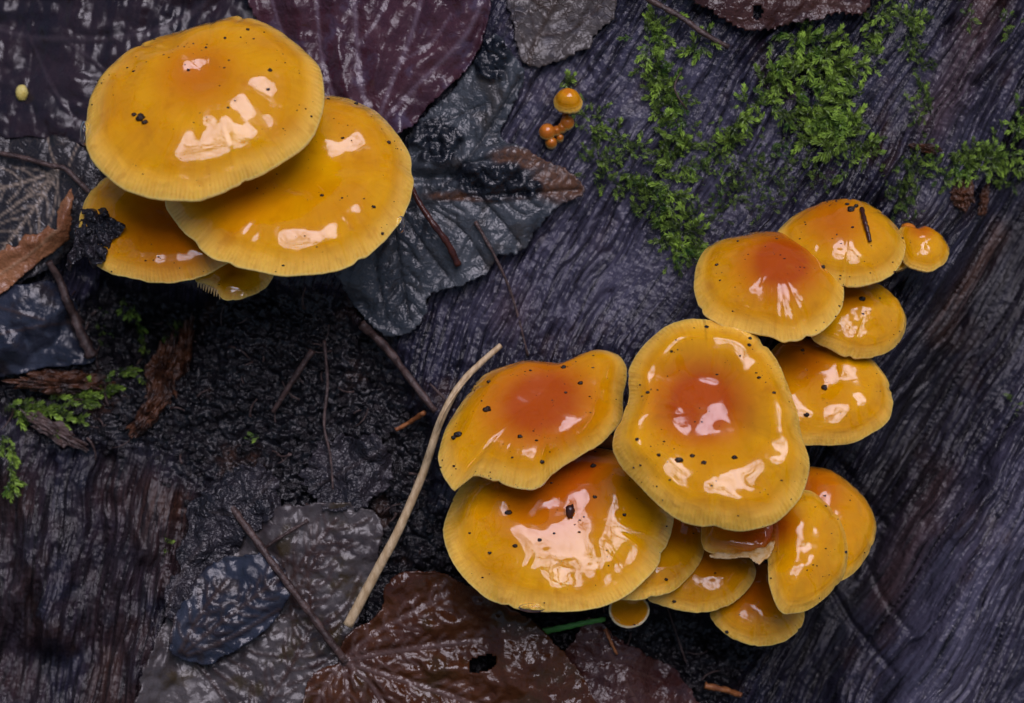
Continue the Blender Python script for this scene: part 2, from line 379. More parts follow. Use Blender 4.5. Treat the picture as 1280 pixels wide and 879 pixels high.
def axis(a, b, step, lo, hi, n):
    core = np.arange(a, b + 0.1, step); t = (np.arange(1, n + 1) / n)**1.6
    return np.concatenate([(a - (a - lo) * t)[::-1], core, b + (hi - b) * t])
us = axis(-50, 1330, 2.1, -1150, 2430, 70); vs = axis(-50, 930, 2.1, -1150, 2030, 70)
GU, GV = np.meshgrid(us, vs); uu = GU.ravel(); vv = GV.ravel()
det, (gp, gq, soilm, lwm, rightm, fib) = hdetail(uu, vv)
hh = hsmooth(uu, vv) + det
edge = np.maximum(np.maximum(-400 - uu, uu - 1680), np.maximum(-400 - vv, vv - 1280))
hh = hh - 260 * sstep(300, 760, edge)
nu, nv = len(us), len(vs)
idx = np.arange(nu * nv).reshape(nv, nu)
F = np.stack([idx[:-1, :-1], idx[1:, :-1], idx[1:, 1:], idx[:-1, 1:]], -1).reshape(-1, 4)
V = np.stack([uu, vv, hh], 1)
LB = (640, 439.5, -2500)
log = root('fallen_trunk', 'dark wet rotting trunk with streaked grain that carries the fungi, moss and leaves', 'log', LB)
brownm = np.clip(lwm * (0.35 + 1.3 * fbm(uu / 70, vv / 70, 3, 71)), 0, 1) + 0.9 * np.exp(-((uu - 330) / 30)**2 - ((vv - 402) / 14)**2) \
    + 0.9 * np.exp(-(dist_poly(uu, vv, [(1270, 290), (1215, 370), (1185, 420)]) / 14)**2) + 0.7 * np.exp(-(dist_poly(uu, vv, [(1240, 0), (1200, 90), (1170, 150)]) / 26)**2) \
    + 0.6 * np.exp(-(dist_poly(uu, vv, [(1190, 600), (1120, 760)]) / 22)**2) + 0.5 * np.exp(-((uu - 640) / 25)**2 - ((vv - 385) / 30)**2)
lit_paint = 0.85 * np.exp(-(dist_poly(uu, vv, [(1420, 480), (1245, 700), (1160, 960)]) / 85)**2) + 0.55 * softmask(uu, vv, [(540, 60), (830, 20), (1010, 180), (880, 330), (760, 430), (560, 420), (560, 330)], 60, 30) + 0.45 * softmask(uu, vv, [(1080, 60), (1290, 20), (1290, 230), (1180, 260)], 50, 30)  # where light on ridge and wood fields is painted as lighter colour
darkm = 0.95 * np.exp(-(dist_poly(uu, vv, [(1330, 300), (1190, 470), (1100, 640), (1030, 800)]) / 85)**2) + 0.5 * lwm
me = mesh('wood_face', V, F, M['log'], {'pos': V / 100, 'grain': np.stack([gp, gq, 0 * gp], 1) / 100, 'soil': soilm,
          'brown': np.clip(brownm, 0, 1), 'dark': np.clip(darkm, 0, 1), 'lit_paint': np.clip(lit_paint, 0, 1)}, True, LB)
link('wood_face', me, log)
# the round of the trunk behind the rotted face
T = np.linspace(-9000, 9000, 60); V = []
for i, t in enumerate(T):
    for k in range(72):
        th = 2 * math.pi * k / 72; r = 2500 * (1 + 0.04 * math.sin(3 * th + t / 2500)) - 70
        r = min(r, 2380) if math.cos(th) > 0.4 else r
        x = r * math.sin(th); z = r * math.cos(th)
        V.append((640 + GX * t + 0.903 * x, 440 + GY * t + 0.43 * x, z - 2500))
F = [(i * 72 + k, i * 72 + (k + 1) % 72, (i + 1) * 72 + (k + 1) % 72, (i + 1) * 72 + k) for i in range(59) for k in range(72)]
F += [tuple(range(72))[::-1], tuple(59 * 72 + k for k in range(72))]
V = np.array(V)
link('trunk_body', mesh('trunk_body', V, F, M['bark'], {'pos': V / 100}, True, LB), log)

# forest floor round the trunk
ZF = -0.75
bf = NB('leaf_litter'); tc = bf.n('ShaderNodeTexCoord'); ob = tc.outputs['Object']
cf = bf.mix(bf.maprange(bf.noise(ob, 9, 6), 0.35, 0.65), (0.035, 0.022, 0.014), (0.10, 0.060, 0.035))
cf = bf.mix(bf.math('MULTIPLY', bf.maprange(bf.voro(ob, 14), 0.1, 0.5), 0.6), cf, (0.05, 0.035, 0.02))
M['floor'] = bf.done(cf, 0.7, bf.bump(bf.voro(ob, 16), 150))
fm = bpy.data.meshes.new('forest_floor'); g = 40; FV = []; FF = []
for j in range(g + 1):
    for i in range(g + 1):
        x = (i / g - 0.5) * 60; y = (j / g - 0.5) * 60; FV.append((x, y, ZF + 0.12 * math.sin(x * 0.9) * math.cos(y * 0.7)))
for j in range(g):
    for i in range(g): FF.append((j * (g + 1) + i, j * (g + 1) + i + 1, (j + 1) * (g + 1) + i + 1, (j + 1) * (g + 1) + i))
fm.from_pydata(FV, [], FF); fm.materials.append(M['floor'])
fo = bpy.data.objects.new('forest_floor', fm); col.objects.link(fo); fo['kind'] = 'structure'

# ------------------------------------------------------------------ mushrooms
def pchip(xs, ys, x):
    xs = np.array(xs, float); ys = np.array(ys, float); hx = np.diff(xs); dl = np.diff(ys) / hx; m = np.zeros(len(xs))
    m[0] = 0; m[-1] = dl[-1]
    for i in range(1, len(xs) - 1):
        m[i] = 0 if dl[i - 1] * dl[i] <= 0 else 2 * dl[i - 1] * dl[i] / (dl[i - 1] + dl[i])
    i = np.clip(np.searchsorted(xs, x) - 1, 0, len(xs) - 2); t = (x - xs[i]) / hx[i]
    return (1 + 2 * t) * (1 - t)**2 * ys[i] + t * (1 - t)**2 * hx[i] * m[i] + t * t * (3 - 2 * t) * ys[i + 1] + t * t * (t - 1) * hx[i] * m[i + 1]
CAPS = {}
def dome(h, rim=0.30):   # gently convex with a rounded rim
    return [(0, h), (0.3, h * 0.95), (0.6, h * 0.78), (0.82, h * 0.48), (0.93, h * 0.22), (1.0, 0)]
def blob(P, r, seed, flat=(1, 1, 1), amp=0.35, sub=1):
    rr = np.random.RandomState(seed); t = (1 + 5**.5) / 2
    I = np.array([(-1, t, 0), (1, t, 0), (-1, -t, 0), (1, -t, 0), (0, -1, t), (0, 1, t), (0, -1, -t), (0, 1, -t), (t, 0, -1), (t, 0, 1), (-t, 0, -1), (-t, 0, 1)], float)
    I /= np.linalg.norm(I[0])
    Fi = [(0, 11, 5), (0, 5, 1), (0, 1, 7), (0, 7, 10), (0, 10, 11), (1, 5, 9), (5, 11, 4), (11, 10, 2), (10, 7, 6), (7, 1, 8), (3, 9, 4), (3, 4, 2), (3, 2, 6), (3, 6, 8), (3, 8, 9), (4, 9, 5), (2, 4, 11), (6, 2, 10), (8, 6, 7), (9, 8, 1)]
    for _ in range(sub - 1):
        V2 = list(I); mid = {}; F2 = []
        def md(a, b):
            k = (min(a, b), max(a, b))
            if k not in mid:
                m_ = V2[a] + V2[b]; mid[k] = len(V2); V2.append(m_ / np.linalg.norm(m_))
            return mid[k]
        for a, b, c in Fi:
            x, y, z = md(a, b), md(b, c), md(c, a); F2 += [(a, x, z), (b, y, x), (c, z, y), (x, y, z)]
        I = np.array(V2); Fi = F2
    V = I * (1 + amp * (rr.rand(len(I), 1) - 0.5) * 2)
    return np.asarray(P) + V * r * np.array(flat), Fi

def mushroom(key, label, pts, z0, tilt=(0, 0.55), apex=None, prof=None, H=30, bumps=(), core=None, tint=0.0, und=5.0, rootp=None,
             stem_r=11, specks=30, group='honey yellow caps growing on the trunk', nth=200, cutf=None, spots=(), seed=1, thick=7, name='mushroom', pale=0.0):
    s0 = (D - z0) / D
    O = np.array(pts, float); O = np.stack([640 + (O[:, 0] - 640) * s0, 439.5 + (O[:, 1] - 439.5) * s0], 1)
    OC = catmull(O, 10)
    ap = O.mean(0) if apex is None else np.array([640 + (apex[0] - 640) * s0, 439.5 + (apex[1] - 439.5) * s0])
    cen = np.array([(OC[:, 0].min() + OC[:, 0].max()) / 2, (OC[:, 1].min() + OC[:, 1].max()) / 2])
    d = OC - ap; th = np.arctan2(d[:, 1], d[:, 0]); rr = np.hypot(d[:, 0], d[:, 1]); o = np.argsort(th)
    tht = np.linspace(-math.pi / 2, 1.5 * math.pi, nth, endpoint=False)
    ro = np.interp(tht, th[o], rr[o], period=2 * math.pi)
    ro = ro * (1 + 0.012 * fbm(np.cos(tht) * 7 + 3, np.sin(tht) * 7 + 9, 3, seed))
    ro = ro * (1 + 0.006 * fbm(np.cos(tht) * 30 + 3, np.sin(tht) * 30 + 9, 2, seed + 1))
    rn = np.random.RandomState(seed + 300)
    for _ in range(4):
        dt = np.abs((tht - rn.uniform(0, 6.28) + math.pi) % (2 * math.pi) - math.pi); ro = ro * (1 - rn.uniform(0.01, 0.035) * np.exp(-(dt / rn.uniform(0.03, 0.07))**2))
    n = np.array([tilt[0], -tilt[1] - 0.10, 1.0]); n /= np.linalg.norm(n)
    pr = prof or dome(H); Rm = ro.mean()
    px = [-pr[1][0]] + [a for a, _ in pr]; py = [pr[1][1]] + [b for _, b in pr]
    def surf(r, off=0.0, wav=1.0):
        U = ap[0] + r * ro * np.cos(tht); Vv = ap[1] + r * ro * np.sin(tht)
        z = z0 + (-(n[0] * (U - cen[0]) + n[1] * (Vv - cen[1])) / n[2])
        h = pchip(px, py, np.full(nth, r)) + off
        fade = 1.0
        h = h + und * fbm(U / (Rm * 0.75) + seed * 3.1, Vv / (Rm * 0.75), 3, seed) * 2 * fade * wav
        h = h + 1.6 * math.exp(-((r - 1) / 0.12)**2) * 2 * fbm(tht * 3.2 * 2, tht * 0 + seed, 2, seed + 5) * (1 if True else 0)
        for bu, bv, bs, ba in bumps:
            bu = 640 + (bu - 640) * s0; bv = 439.5 + (bv - 439.5) * s0
            h = h + ba * np.exp(-((U - bu)**2 + (Vv - bv)**2) / bs**2)
        P = np.stack([U, Vv, z], 1) + h[:, None] * n
        return P
    nrg = 44
    rs = 1 - (1 - np.linspace(0.02, 1, nrg))**1.25
    rings = [surf(r) for r in rs]
    top = surf(0.0).mean(0)
    rim = [surf(0.998, -2.2), surf(0.985, -4.0), surf(0.96, -5.0)]
    V = [top[None]] + rings + rim; rad = np.concatenate([[0]] + [np.full(nth, r) for r in rs] + [np.full(nth, 1.0)] * 3)
    per = np.concatenate([[0], np.cumsum(np.hypot(*np.diff(np.stack([ro * np.cos(tht), ro * np.sin(tht)], 1), axis=0).T))])
    nst = max(20, round(per[-1] / 5.4)); angv = per / per[-1] * nst
    ang = np.concatenate([[0]] + [angv] * (nrg + 3))
    V = np.concatenate(V); nR = nrg + 3
    F = [(0, 1 + (k + 1) % nth, 1 + k) for k in range(nth)]
    for i in range(nR - 1):
        a = 1 + i * nth; b_ = a + nth
        F += [(a + k, a + (k + 1) % nth, b_ + (k + 1) % nth, b_ + k) for k in range(nth)]
    F = [f[::-1] if len(f) == 3 else f[::-1] for f in F]
    if core is None: core = (ap[0], ap[1], Rm * 0.45, 0.5)
    cs = [core] if not isinstance(core, list) else core; cv = 0  # spots hold orange discs, and painted shade where another cap overlaps
    for c in cs:
        cu = 640 + (c[0] - 640) * s0; cy = 439.5 + (c[1] - 439.5) * s0
        cv = cv + c[3] * np.exp(-((V[:, 0] - cu)**2 + ((V[:, 1] - cy) * 1.15)**2) / (c[2]**2))
    root3 = np.array(rootp if rootp is not None else (cen[0], cen[1] - 25)); under = surf(0.0, -thick).mean(0) - n * 2
    foot = np.array([under[0] * 0.45 + root3[0] * 0.55, under[1] * 0.45 + root3[1] * 0.55]); fh = float(hs(foot[0], foot[1]))
    base = np.array([foot[0], foot[1], fh])
    ob = root(name, label, 'mushroom', base, group)
    A = {'pos': V / 100 + seed * 1.37, 'rad': rad, 'ang': ang, 'core': np.clip(cv, 0, 1.2), 'tint': np.full(len(V), tint), 'pale': np.full(len(V), pale)}
    if cutf is not None:
        keep = ~cutf(V[:, 0], V[:, 1]); F = [f for f in F if all(keep[i] for i in f)]
    me = mesh('cap', V, F, M['cap'], A, True, base); link('cap', me, ob)
    # gills: pleated underside
    ng = max(24, round(per[-1] / 9)); ng_th = np.arange(nth)
    gr = [0.965, 0.90, 0.7, 0.45, 0.2, 0.08]; GVt = []
    for i, r in enumerate(gr):
        dep = -5.5 - (thick + 3) * min(1, (1 - r) * 2.2)
        P = surf(r, 0.0); zig = (ng_th % 2) * (3.0 if 0 < i < 5 else 0.6)
        GVt.append(P + (dep - zig)[:, None] * n)
    GF = []
    for i in range(len(gr) - 1):
        GF += [(i * nth + k, (i + 1) * nth + k, (i + 1) * nth + (k + 1) % nth, i * nth + (k + 1) % nth) for k in range(nth)]
    Gv = np.concatenate(GVt)
    if cutf is not None:
        keep = ~cutf(Gv[:, 0], Gv[:, 1]); GF = [f for f in GF if all(keep[i] for i in f)]
    link('gills', mesh('gills', Gv, GF, M['gill'], {'pos': Gv / 100}, False, base), ob)
    # stem
    m1 = under - n * (np.linalg.norm(under - base) * 0.45); t = np.linspace(0, 1, 10)[:, None]
    b2 = base + np.array([0, 0, -6.0])
    SP = (1 - t)**2 * (under + n * 3) + 2 * t * (1 - t) * m1 + t * t * b2
    V2, F2 = tube(SP, np.linspace(stem_r, stem_r * 0.75, 10), 12, lump=0.05, seed=seed)
    link('stem', mesh('stem', V2, F2, M['stem'], {'pos': V2 / 100}, True, base), ob)
    # normals at ring vertices for things lying on the cap
    G = V[1:1 + nrg * nth].reshape(nrg, nth, 3)
    CAPS[key] = (G, n, s0, ob, base)
    if specks or spots:
        ge = Geo(); r_ = np.random.RandomState(seed * 7 + 3)
        ci, cj = 0, 0
        for k in range(int(specks * 1.5)):
            if k % 5 == 0 or r_.rand() < 0.35: ci = int(nrg * math.sqrt(r_.rand()) * 0.98); cj = r_.randint(nth)
            i = int(np.clip(ci + r_.randn() * 2.2, 0, nrg - 2)); j = int(cj + r_.randn() * nth * 0.018) % nth; s = 0.35 + 1.0 * r_.rand()**3.5
            ge.add(*blob(G[i, j] + n * 0.2 * s, s, r_.randint(9999), (1.0 + 0.9 * r_.rand(), 1, 0.55), 0.4))
        for (su, sv, s) in spots:
            P = on_cap(key, su, sv); s = s * 0.72; ge.add(*blob(P + n * 0.3 * s, s, int(su), (1.25, 0.95, 0.7), 0.3, 2))
        o = link('dirt_specks', ge.mesh('dirt_specks', M['dirt'], base), ob); o['kind'] = 'stuff'
    return ob
def on_cap(key, u, v, lift=0.0):
    G, n, s0, ob, base = CAPS[key]; P = G.reshape(-1, 3)
    s = (D) / (D - P[:, 2]); pu = 640 + (P[:, 0] - 640) * s; pv = 439.5 + (P[:, 1] - 439.5) * s
    return P[np.argmin((pu - u)**2 + (pv - v)**2)] + n * lift
RA = (235, 250); RB = (1040, 360); RC = (860, 600)
# --- upper tier of four caps among the dead leaves
mushroom('A1', 'broadest glossy amber cap on top of the four among dead leaves', [(283, 12), (300, 14), (334, 27), (375, 58), (399, 85), (405, 116), (402, 143), (389, 174), (368, 195), (334, 218), (300, 235), (252, 253), (205, 251), (164, 239), (136, 218), (113, 188), (107, 147), (111, 113), (136, 72), (164, 51), (205, 32), (252, 20)],
         165, (-0.04, 0.50), (262, 112), [(0, 32), (0.1, 33), (0.25, 36), (0.5, 33), (0.72, 25), (0.88, 13), (0.96, 4), (1, -3)], und=9, core=(250, 95, 62, 0.55), rootp=RA, seed=3, specks=80,
         bumps=[(225, 85, 14, 4), (190, 215, 30, -4), (300, 190, 36, 3)], spots=[(175, 148, 6.5), (182, 152, 4), (168, 142, 3.5), (235, 88, 2.4), (310, 38, 2.4), (282, 48, 2.2), (336, 88, 3), (258, 60, 2), (334, 112, 2.5)])
mushroom('A2', 'wide amber cap tucked under the broadest cap, beside the grey rotten leaf', [(407, 110), (440, 118), (470, 135), (495, 162), (512, 190), (517, 222), (508, 260), (490, 290), (460, 320), (425, 337), (370, 346), (320, 338), (280, 325), (245, 300), (222, 272), (208, 250), (215, 215), (250, 165), (310, 130), (365, 114)],
         118, (0.06, 0.54), (385, 225), [(0, 14), (0.15, 17), (0.4, 25), (0.6, 26), (0.78, 19), (0.91, 6), (1, -6)], und=8, core=(300, 235, 75, 0.5), rootp=RA, seed=5, specks=60,
         bumps=[(440, 210, 30, -6), (450, 170, 24, 3)], spots=[(445, 131, 3), (468, 258, 3), (403, 245, 2.6), (478, 292, 2.6), (486, 178, 3)])
mushroom('A3', 'amber cap half covered by a scrap of blackened leaf', [(127, 216), (107, 238), (97, 270), (103, 308), (130, 336), (165, 348), (205, 354), (252, 347), (290, 328), (315, 290), (310, 240), (270, 205), (200, 192), (155, 198)],
         84, (-0.08, 0.42), (205, 262), [(0, 10), (0.3, 14), (0.6, 16), (0.8, 13), (0.93, 5), (1, -2)], core=(230, 270, 90, 0.75), rootp=RA, seed=8, specks=24)
mushroom('A4', 'small pale-rimmed cap with a ragged gill edge, lowest of the four among leaves', [(245, 350), (256, 356), (270, 360), (281, 373), (300, 374), (322, 366), (341, 347), (345, 322), (320, 298), (280, 295), (250, 320)],
         62, (0.05, 0.4), (298, 330), dome(12), core=(290, 335, 30, 0.5), rootp=RA, seed=9, specks=8, nth=120, stem_r=7)
# --- upper right tier
mushroom('B1', 'rounded cap with a deep orange disc at the head of the cluster below the moss', [(868, 358), (871, 331), (882, 309), (905, 292), (935, 285), (972, 284), (1002, 294), (1029, 311), (1048, 335), (1055, 361), (1048, 384), (1029, 404), (1002, 418), (976, 422), (957, 416), (925, 408), (898, 400), (876, 384)],
         86, (0.0, 0.70), (964, 342), [(0, 30), (0.28, 29), (0.52, 24), (0.73, 15), (0.89, 4), (1, -7)], core=[(978, 326, 42, 1.05), (960, 345, 75, 0.35)], rootp=RB, seed=12, specks=50, spots=[(1029, 335, 3.4), (895, 331, 2.4), (922, 302, 2)])
mushroom('B2', 'cap with a brown needle and dirt stuck on it above the orange-disc cap', [(974, 284), (991, 267), (1017, 252), (1048, 244), (1070, 244), (1093, 251), (1115, 266), (1130, 286), (1133, 305), (1123, 328), (1104, 344), (1081, 352), (1055, 353), (1020, 345), (990, 325), (974, 305)],
         58, (0.05, 0.64), (1056, 295), [(0, 25), (0.28, 24), (0.52, 20), (0.73, 13), (0.89, 3), (1, -7)], core=(1040, 275, 50, 0.65), rootp=RB, seed=14, specks=45, spots=[(1064, 262, 5.5), (1070, 258, 3.5), (1059, 256, 3), (1066, 285, 2)])
mushroom('B3', 'smaller cap with one black crumb, squeezed under the needle cap', [(1094, 350), (1115, 361), (1132, 384), (1136, 400), (1128, 421), (1111, 436), (1085, 445), (1059, 444), (1036, 434), (1014, 420), (1008, 390), (1030, 358), (1062, 345)],
         32, (0.18, 0.46), (1078, 392), [(0, 26), (0.3, 24), (0.55, 18), (0.75, 12), (0.9, 5), (1, -4)], core=(1060, 365, 36, 0.55), rootp=RB, seed=17, specks=14, spots=[(1077, 374, 4.6)])
mushroom('B4', 'flat cap wedged between the dished cap and the smaller caps above it', [(1010, 420), (1045, 424), (1085, 444), (1104, 463), (1117, 485), (1118, 504), (1108, 526), (1085, 541), (1059, 551), (1021, 553), (995, 552), (965, 530), (950, 490), (958, 450), (980, 426)],
         44, (0.10, 0.40), (1030, 485), [(0, 10), (0.3, 14), (0.55, 16), (0.78, 12), (0.92, 5), (1, -3)], core=[(1005, 445, 50, 0.7)], rootp=RB, seed=19, specks=22, und=7, spots=[(1030, 485, 5), (1007, 519, 3.6), (1003, 438, 3)])
mushroom('B5', 'small button cap sticking out beside the needle cap', [(1130, 281), (1145, 284), (1160, 281), (1175, 289), (1185, 300), (1188, 312), (1180, 328), (1162, 338), (1145, 336), (1132, 330), (1124, 312), (1124, 292)],
         24, (0.12, 0.5), (1156, 306), [(0, 15), (0.35, 13.5), (0.65, 9.5), (0.85, 4), (1, -3)], core=(1152, 285, 18, 0.75), rootp=(1110, 320), seed=23, specks=5, nth=100, stem_r=6, und=2)
mushroom('B6', 'tiny cap edge peeping out below the small button cap', [(1136, 330), (1130, 335), (1120, 338), (1112, 334), (1108, 326), (1114, 317), (1128, 316), (1136, 322)],
         14, (0.0, 0.4), (1122, 327), dome(5), rootp=(1110, 320), seed=24, specks=0, nth=60, stem_r=4, und=1)
mushroom('B7', 'tiny orange bud behind the small button cap', [(1128, 280), (1138, 279), (1145, 284), (1144, 292), (1134, 295), (1126, 290)],
         8, (0.0, 0.4), (1135, 286), dome(6), tint=0.8, rootp=(1120, 310), seed=25, specks=0, nth=48, stem_r=3.5, und=0.5, thick=3)
# --- the big lower cluster
mushroom('C1', 'large dished cap with a water-filled hollow and orange heart', [(878, 394), (845, 400), (818, 416), (798, 438), (787, 462), (788, 488), (780, 513), (769, 537), (766, 558), (777, 581), (798, 602), (818, 622), (845, 643), (876, 653), (914, 658), (944, 656), (972, 645), (996, 622), (1009, 595), (1011, 571), (1004, 545), (998, 517), (989, 482), (979, 452), (961, 424), (938, 406), (910, 396)],
         165, (0.03, 0.22), (886, 515), [(0, -10), (0.18, -9.5), (0.34, -5), (0.52, 6), (0.66, 13), (0.76, 14.5), (0.85, 10), (0.93, 2), (1, -9)], und=13, core=[(875, 505, 48, 1.0), (880, 500, 75, 0.4)], rootp=RC, seed=29, specks=75,
         bumps=[(880, 440, 46, -7), (905, 600, 50, 7), (840, 435, 22, 5), (950, 445, 24, -5), (985, 520, 24, 5), (830, 590, 30, -6), (800, 560, 24, 5), (960, 610, 26, -6), (815, 470, 20, -4), (795, 495, 26, -5), (1000, 540, 26, -5), (860, 530, 18, 3)],
         spots=[(850, 575, 5), (866, 570, 3.2), (880, 578, 3.8), (918, 571, 3.6), (823, 568, 2.6), (797, 549, 2.6), (883, 409, 2.8), (936, 432, 2.8), (938, 423, 2.8), (968, 491, 2.6), (949, 472, 2.6), (809, 491, 2.6), (838, 440, 2)])
mushroom('C2', 'lopsided cap with a dark orange middle leaning on the straw', [(676, 449), (705, 448), (727, 440), (749, 435), (772, 441), (784, 454), (785, 470), (780, 492), (778, 518), (765, 537), (743, 554), (711, 572), (692, 585), (673, 604), (647, 605), (622, 598), (592, 588), (573, 605), (558, 594), (549, 575), (549, 559), (558, 531), (577, 499), (600, 468), (625, 456), (651, 449)],
         98, (0.0, 0.60), (672, 508), [(0, 21), (0.2, 22), (0.45, 23), (0.66, 20), (0.82, 11), (0.93, 1), (1, -8)], core=[(685, 498, 62, 1.0), (640, 520, 60, 0.35)], rootp=RC, seed=33, specks=90,
         bumps=[(760, 455, 34, 8), (715, 452, 24, -4), (640, 570, 40, 4), (590, 575, 16, -4)],
         spots=[(609, 513, 5.2), (573, 543, 5.5), (568, 546, 4), (727, 479, 3.8), (704, 459, 3.6), (650, 545, 3.4), (676, 578, 3.4), (611, 477, 3), (676, 451, 3), (708, 491, 2.2)])
mushroom('C3', 'widest cap of the lower cluster, spread below the lopsided one', [(592, 592), (572, 608), (558, 636), (553, 664), (565, 700), (595, 730), (630, 748), (670, 756), (720, 755), (770, 742), (810, 712), (833, 675), (842, 640), (828, 610), (800, 580), (762, 560), (715, 556), (660, 565), (620, 575)],
         92, (-0.06, 0.44), (700, 645), [(0, 26), (0.2, 27), (0.45, 27), (0.64, 22), (0.8, 13), (0.92, 2), (1, -8)], und=11, core=[(690, 610, 85, 0.8), (735, 575, 40, 0.4)], rootp=RC, seed=37, specks=80,
         bumps=[(800, 640, 30, -5), (620, 640, 40, 3), (720, 700, 40, -3)], spots=[(635, 640, 4.4), (645, 683, 3.2), (743, 621, 3), (781, 645, 2.8), (611, 691, 2.6), (742, 582, 4), (675, 674, 3), (692, 668, 2)])
mushroom('C4', 'cap crescent showing between the widest cap and the torn cap', [(765, 742), (800, 746), (838, 737), (866, 714), (880, 690), (882, 662), (870, 630), (820, 620), (770, 640), (745, 680), (748, 720)],
         62, (0.05, 0.44), (818, 680), dome(22), core=(850, 645, 50, 0.7), rootp=RC, seed=41, specks=14, spots=[(833, 725, 2.6)])
mushroom('C6', 'torn orange cap with its pale margin curled up under the dished cap', [(876, 664), (878, 683), (898, 688), (925, 690), (948, 688), (965, 672), (985, 650), (980, 620), (930, 610), (885, 625)],
         84, (0.0, 0.62), (928, 650), [(0, 12), (0.4, 11), (0.7, 8), (0.9, 3), (1, -3)], core=[(960, 655, 40, 1.0), (910, 660, 50, 0.5)], rootp=RC, seed=43, specks=6, nth=120)
mushroom('C5', 'low cap with a pale striped margin below the torn cap', [(808, 744), (825, 754), (850, 761), (882, 763), (915, 752), (938, 731), (945, 714), (938, 698), (915, 678), (880, 668), (845, 680), (818, 712)],
         38, (0.0, 0.46), (880, 712), dome(24), core=(890, 695, 50, 0.6), rootp=RC, seed=47, specks=8, spots=[(843, 753, 2.8)])
mushroom('C7', 'lowest deep amber cap hanging at the foot of the cluster', [(887, 768), (895, 782), (912, 795), (940, 804), (972, 801), (995, 788), (1005, 768), (1000, 735), (975, 710), (940, 705), (910, 720), (895, 745)],
         14, (0.0, 0.42), (945, 752), dome(24), core=(945, 735, 50, 0.75), rootp=(940, 680), seed=53, specks=10, spots=[(909, 790, 3)])
mushroom('C8', 'side cap with a branching sky reflection, tilted out from the dished cap', [(1002, 612), (1020, 615), (1040, 631), (1055, 652), (1063, 681), (1058, 714), (1040, 737), (1014, 757), (990, 763), (975, 761), (964, 742), (959, 720), (961, 693), (963, 669), (966, 645), (980, 622)],
         98, (0.20, 0.24), (1006, 680), [(0, 22), (0.25, 22), (0.5, 19), (0.72, 13), (0.88, 6), (1, -4)], core=[(968, 655, 32, 0.95)], rootp=(960, 640), seed=59, specks=22, bumps=[(968, 690, 18, -6)], spots=[(1057, 690, 2.4)])
mushroom('C9', 'plain cap standing behind the side cap against bare wood', [(1012, 585), (1032, 587), (1055, 598), (1079, 619), (1094, 646), (1095, 669), (1082, 696), (1057, 720), (1025, 725), (1000, 690), (995, 640), (1000, 600)],
         42, (0.32, 0.34), (1045, 650), dome(24), core=(1015, 610, 48, 0.75), rootp=(980, 640), seed=61, specks=12)
mushroom('C10', 'tiny flat cap with a white rim under the cluster', [(765, 750), (774, 746), (790, 745), (806, 750), (812, 762), (808, 774), (798, 782), (784, 785), (770, 780), (762, 770), (761, 761)],
         20, (0.0, 0.25), (787, 765), [(0, 0), (0.5, 1), (0.85, 3), (0.95, 3.5), (1, 2)], core=(787, 765, 24, 0.3), tint=0.25, pale=0.9, rootp=(800, 740), seed=67, specks=4, nth=80, stem_r=5, und=1)
def part_of(key): ob = CAPS[key][3]; ob['_b'] = tuple(float(x) for x in CAPS[key][4]); return ob
# --- baby mushrooms on bare wood
GB = 'newborn mushrooms by the moss'
mushroom('D1', 'newborn yellow mushroom on a thin stem by the moss', [(692, 126), (694, 117), (702, 111), (712, 110), (722, 114), (728, 122), (727, 132), (720, 138), (708, 139), (697, 135)],
         40, (0, 0.45), (710, 123), [(0, 15), (0.35, 13.5), (0.65, 9), (0.85, 3), (1, -4)], core=(710, 114, 12, 0.5), rootp=(700, 185), seed=71, specks=0, nth=64, stem_r=4.6, und=1, group=GB, thick=3)
for i, (bu, bv, br, bz, lb) in enumerate([(684, 163, 10.5, 16, 'largest orange button beside the newborn yellow mushroom'), (709, 152, 9, 18, 'orange button touching the stem of the newborn yellow mushroom'), (689, 177, 7.5, 10, 'brown-orange button under the largest orange button'),
                                  (696, 162, 6, 14, 'small orange button between two larger buttons'), (703, 158, 6.5, 15, 'small orange button against the stem button'), (700, 171, 4.6, 8, 'smallest orange button by the moss')]):
    c8 = [(bu + br * math.cos(a), bv + br * 0.92 * math.sin(a)) for a in np.linspace(0, 2 * math.pi, 10, endpoint=False)]
    mushroom('D%d' % (i + 2), lb, c8, bz, (0, 0.35), (bu, bv), [(0, br * 0.75), (0.4, br * 0.68), (0.7, br * 0.45), (0.9, br * 0.1), (1, -br * 0.3)], tint=0.85, rootp=(bu, bv - 2), seed=80 + i, specks=0, nth=40, stem_r=br * 0.5, und=0.3, group=GB, thick=2)

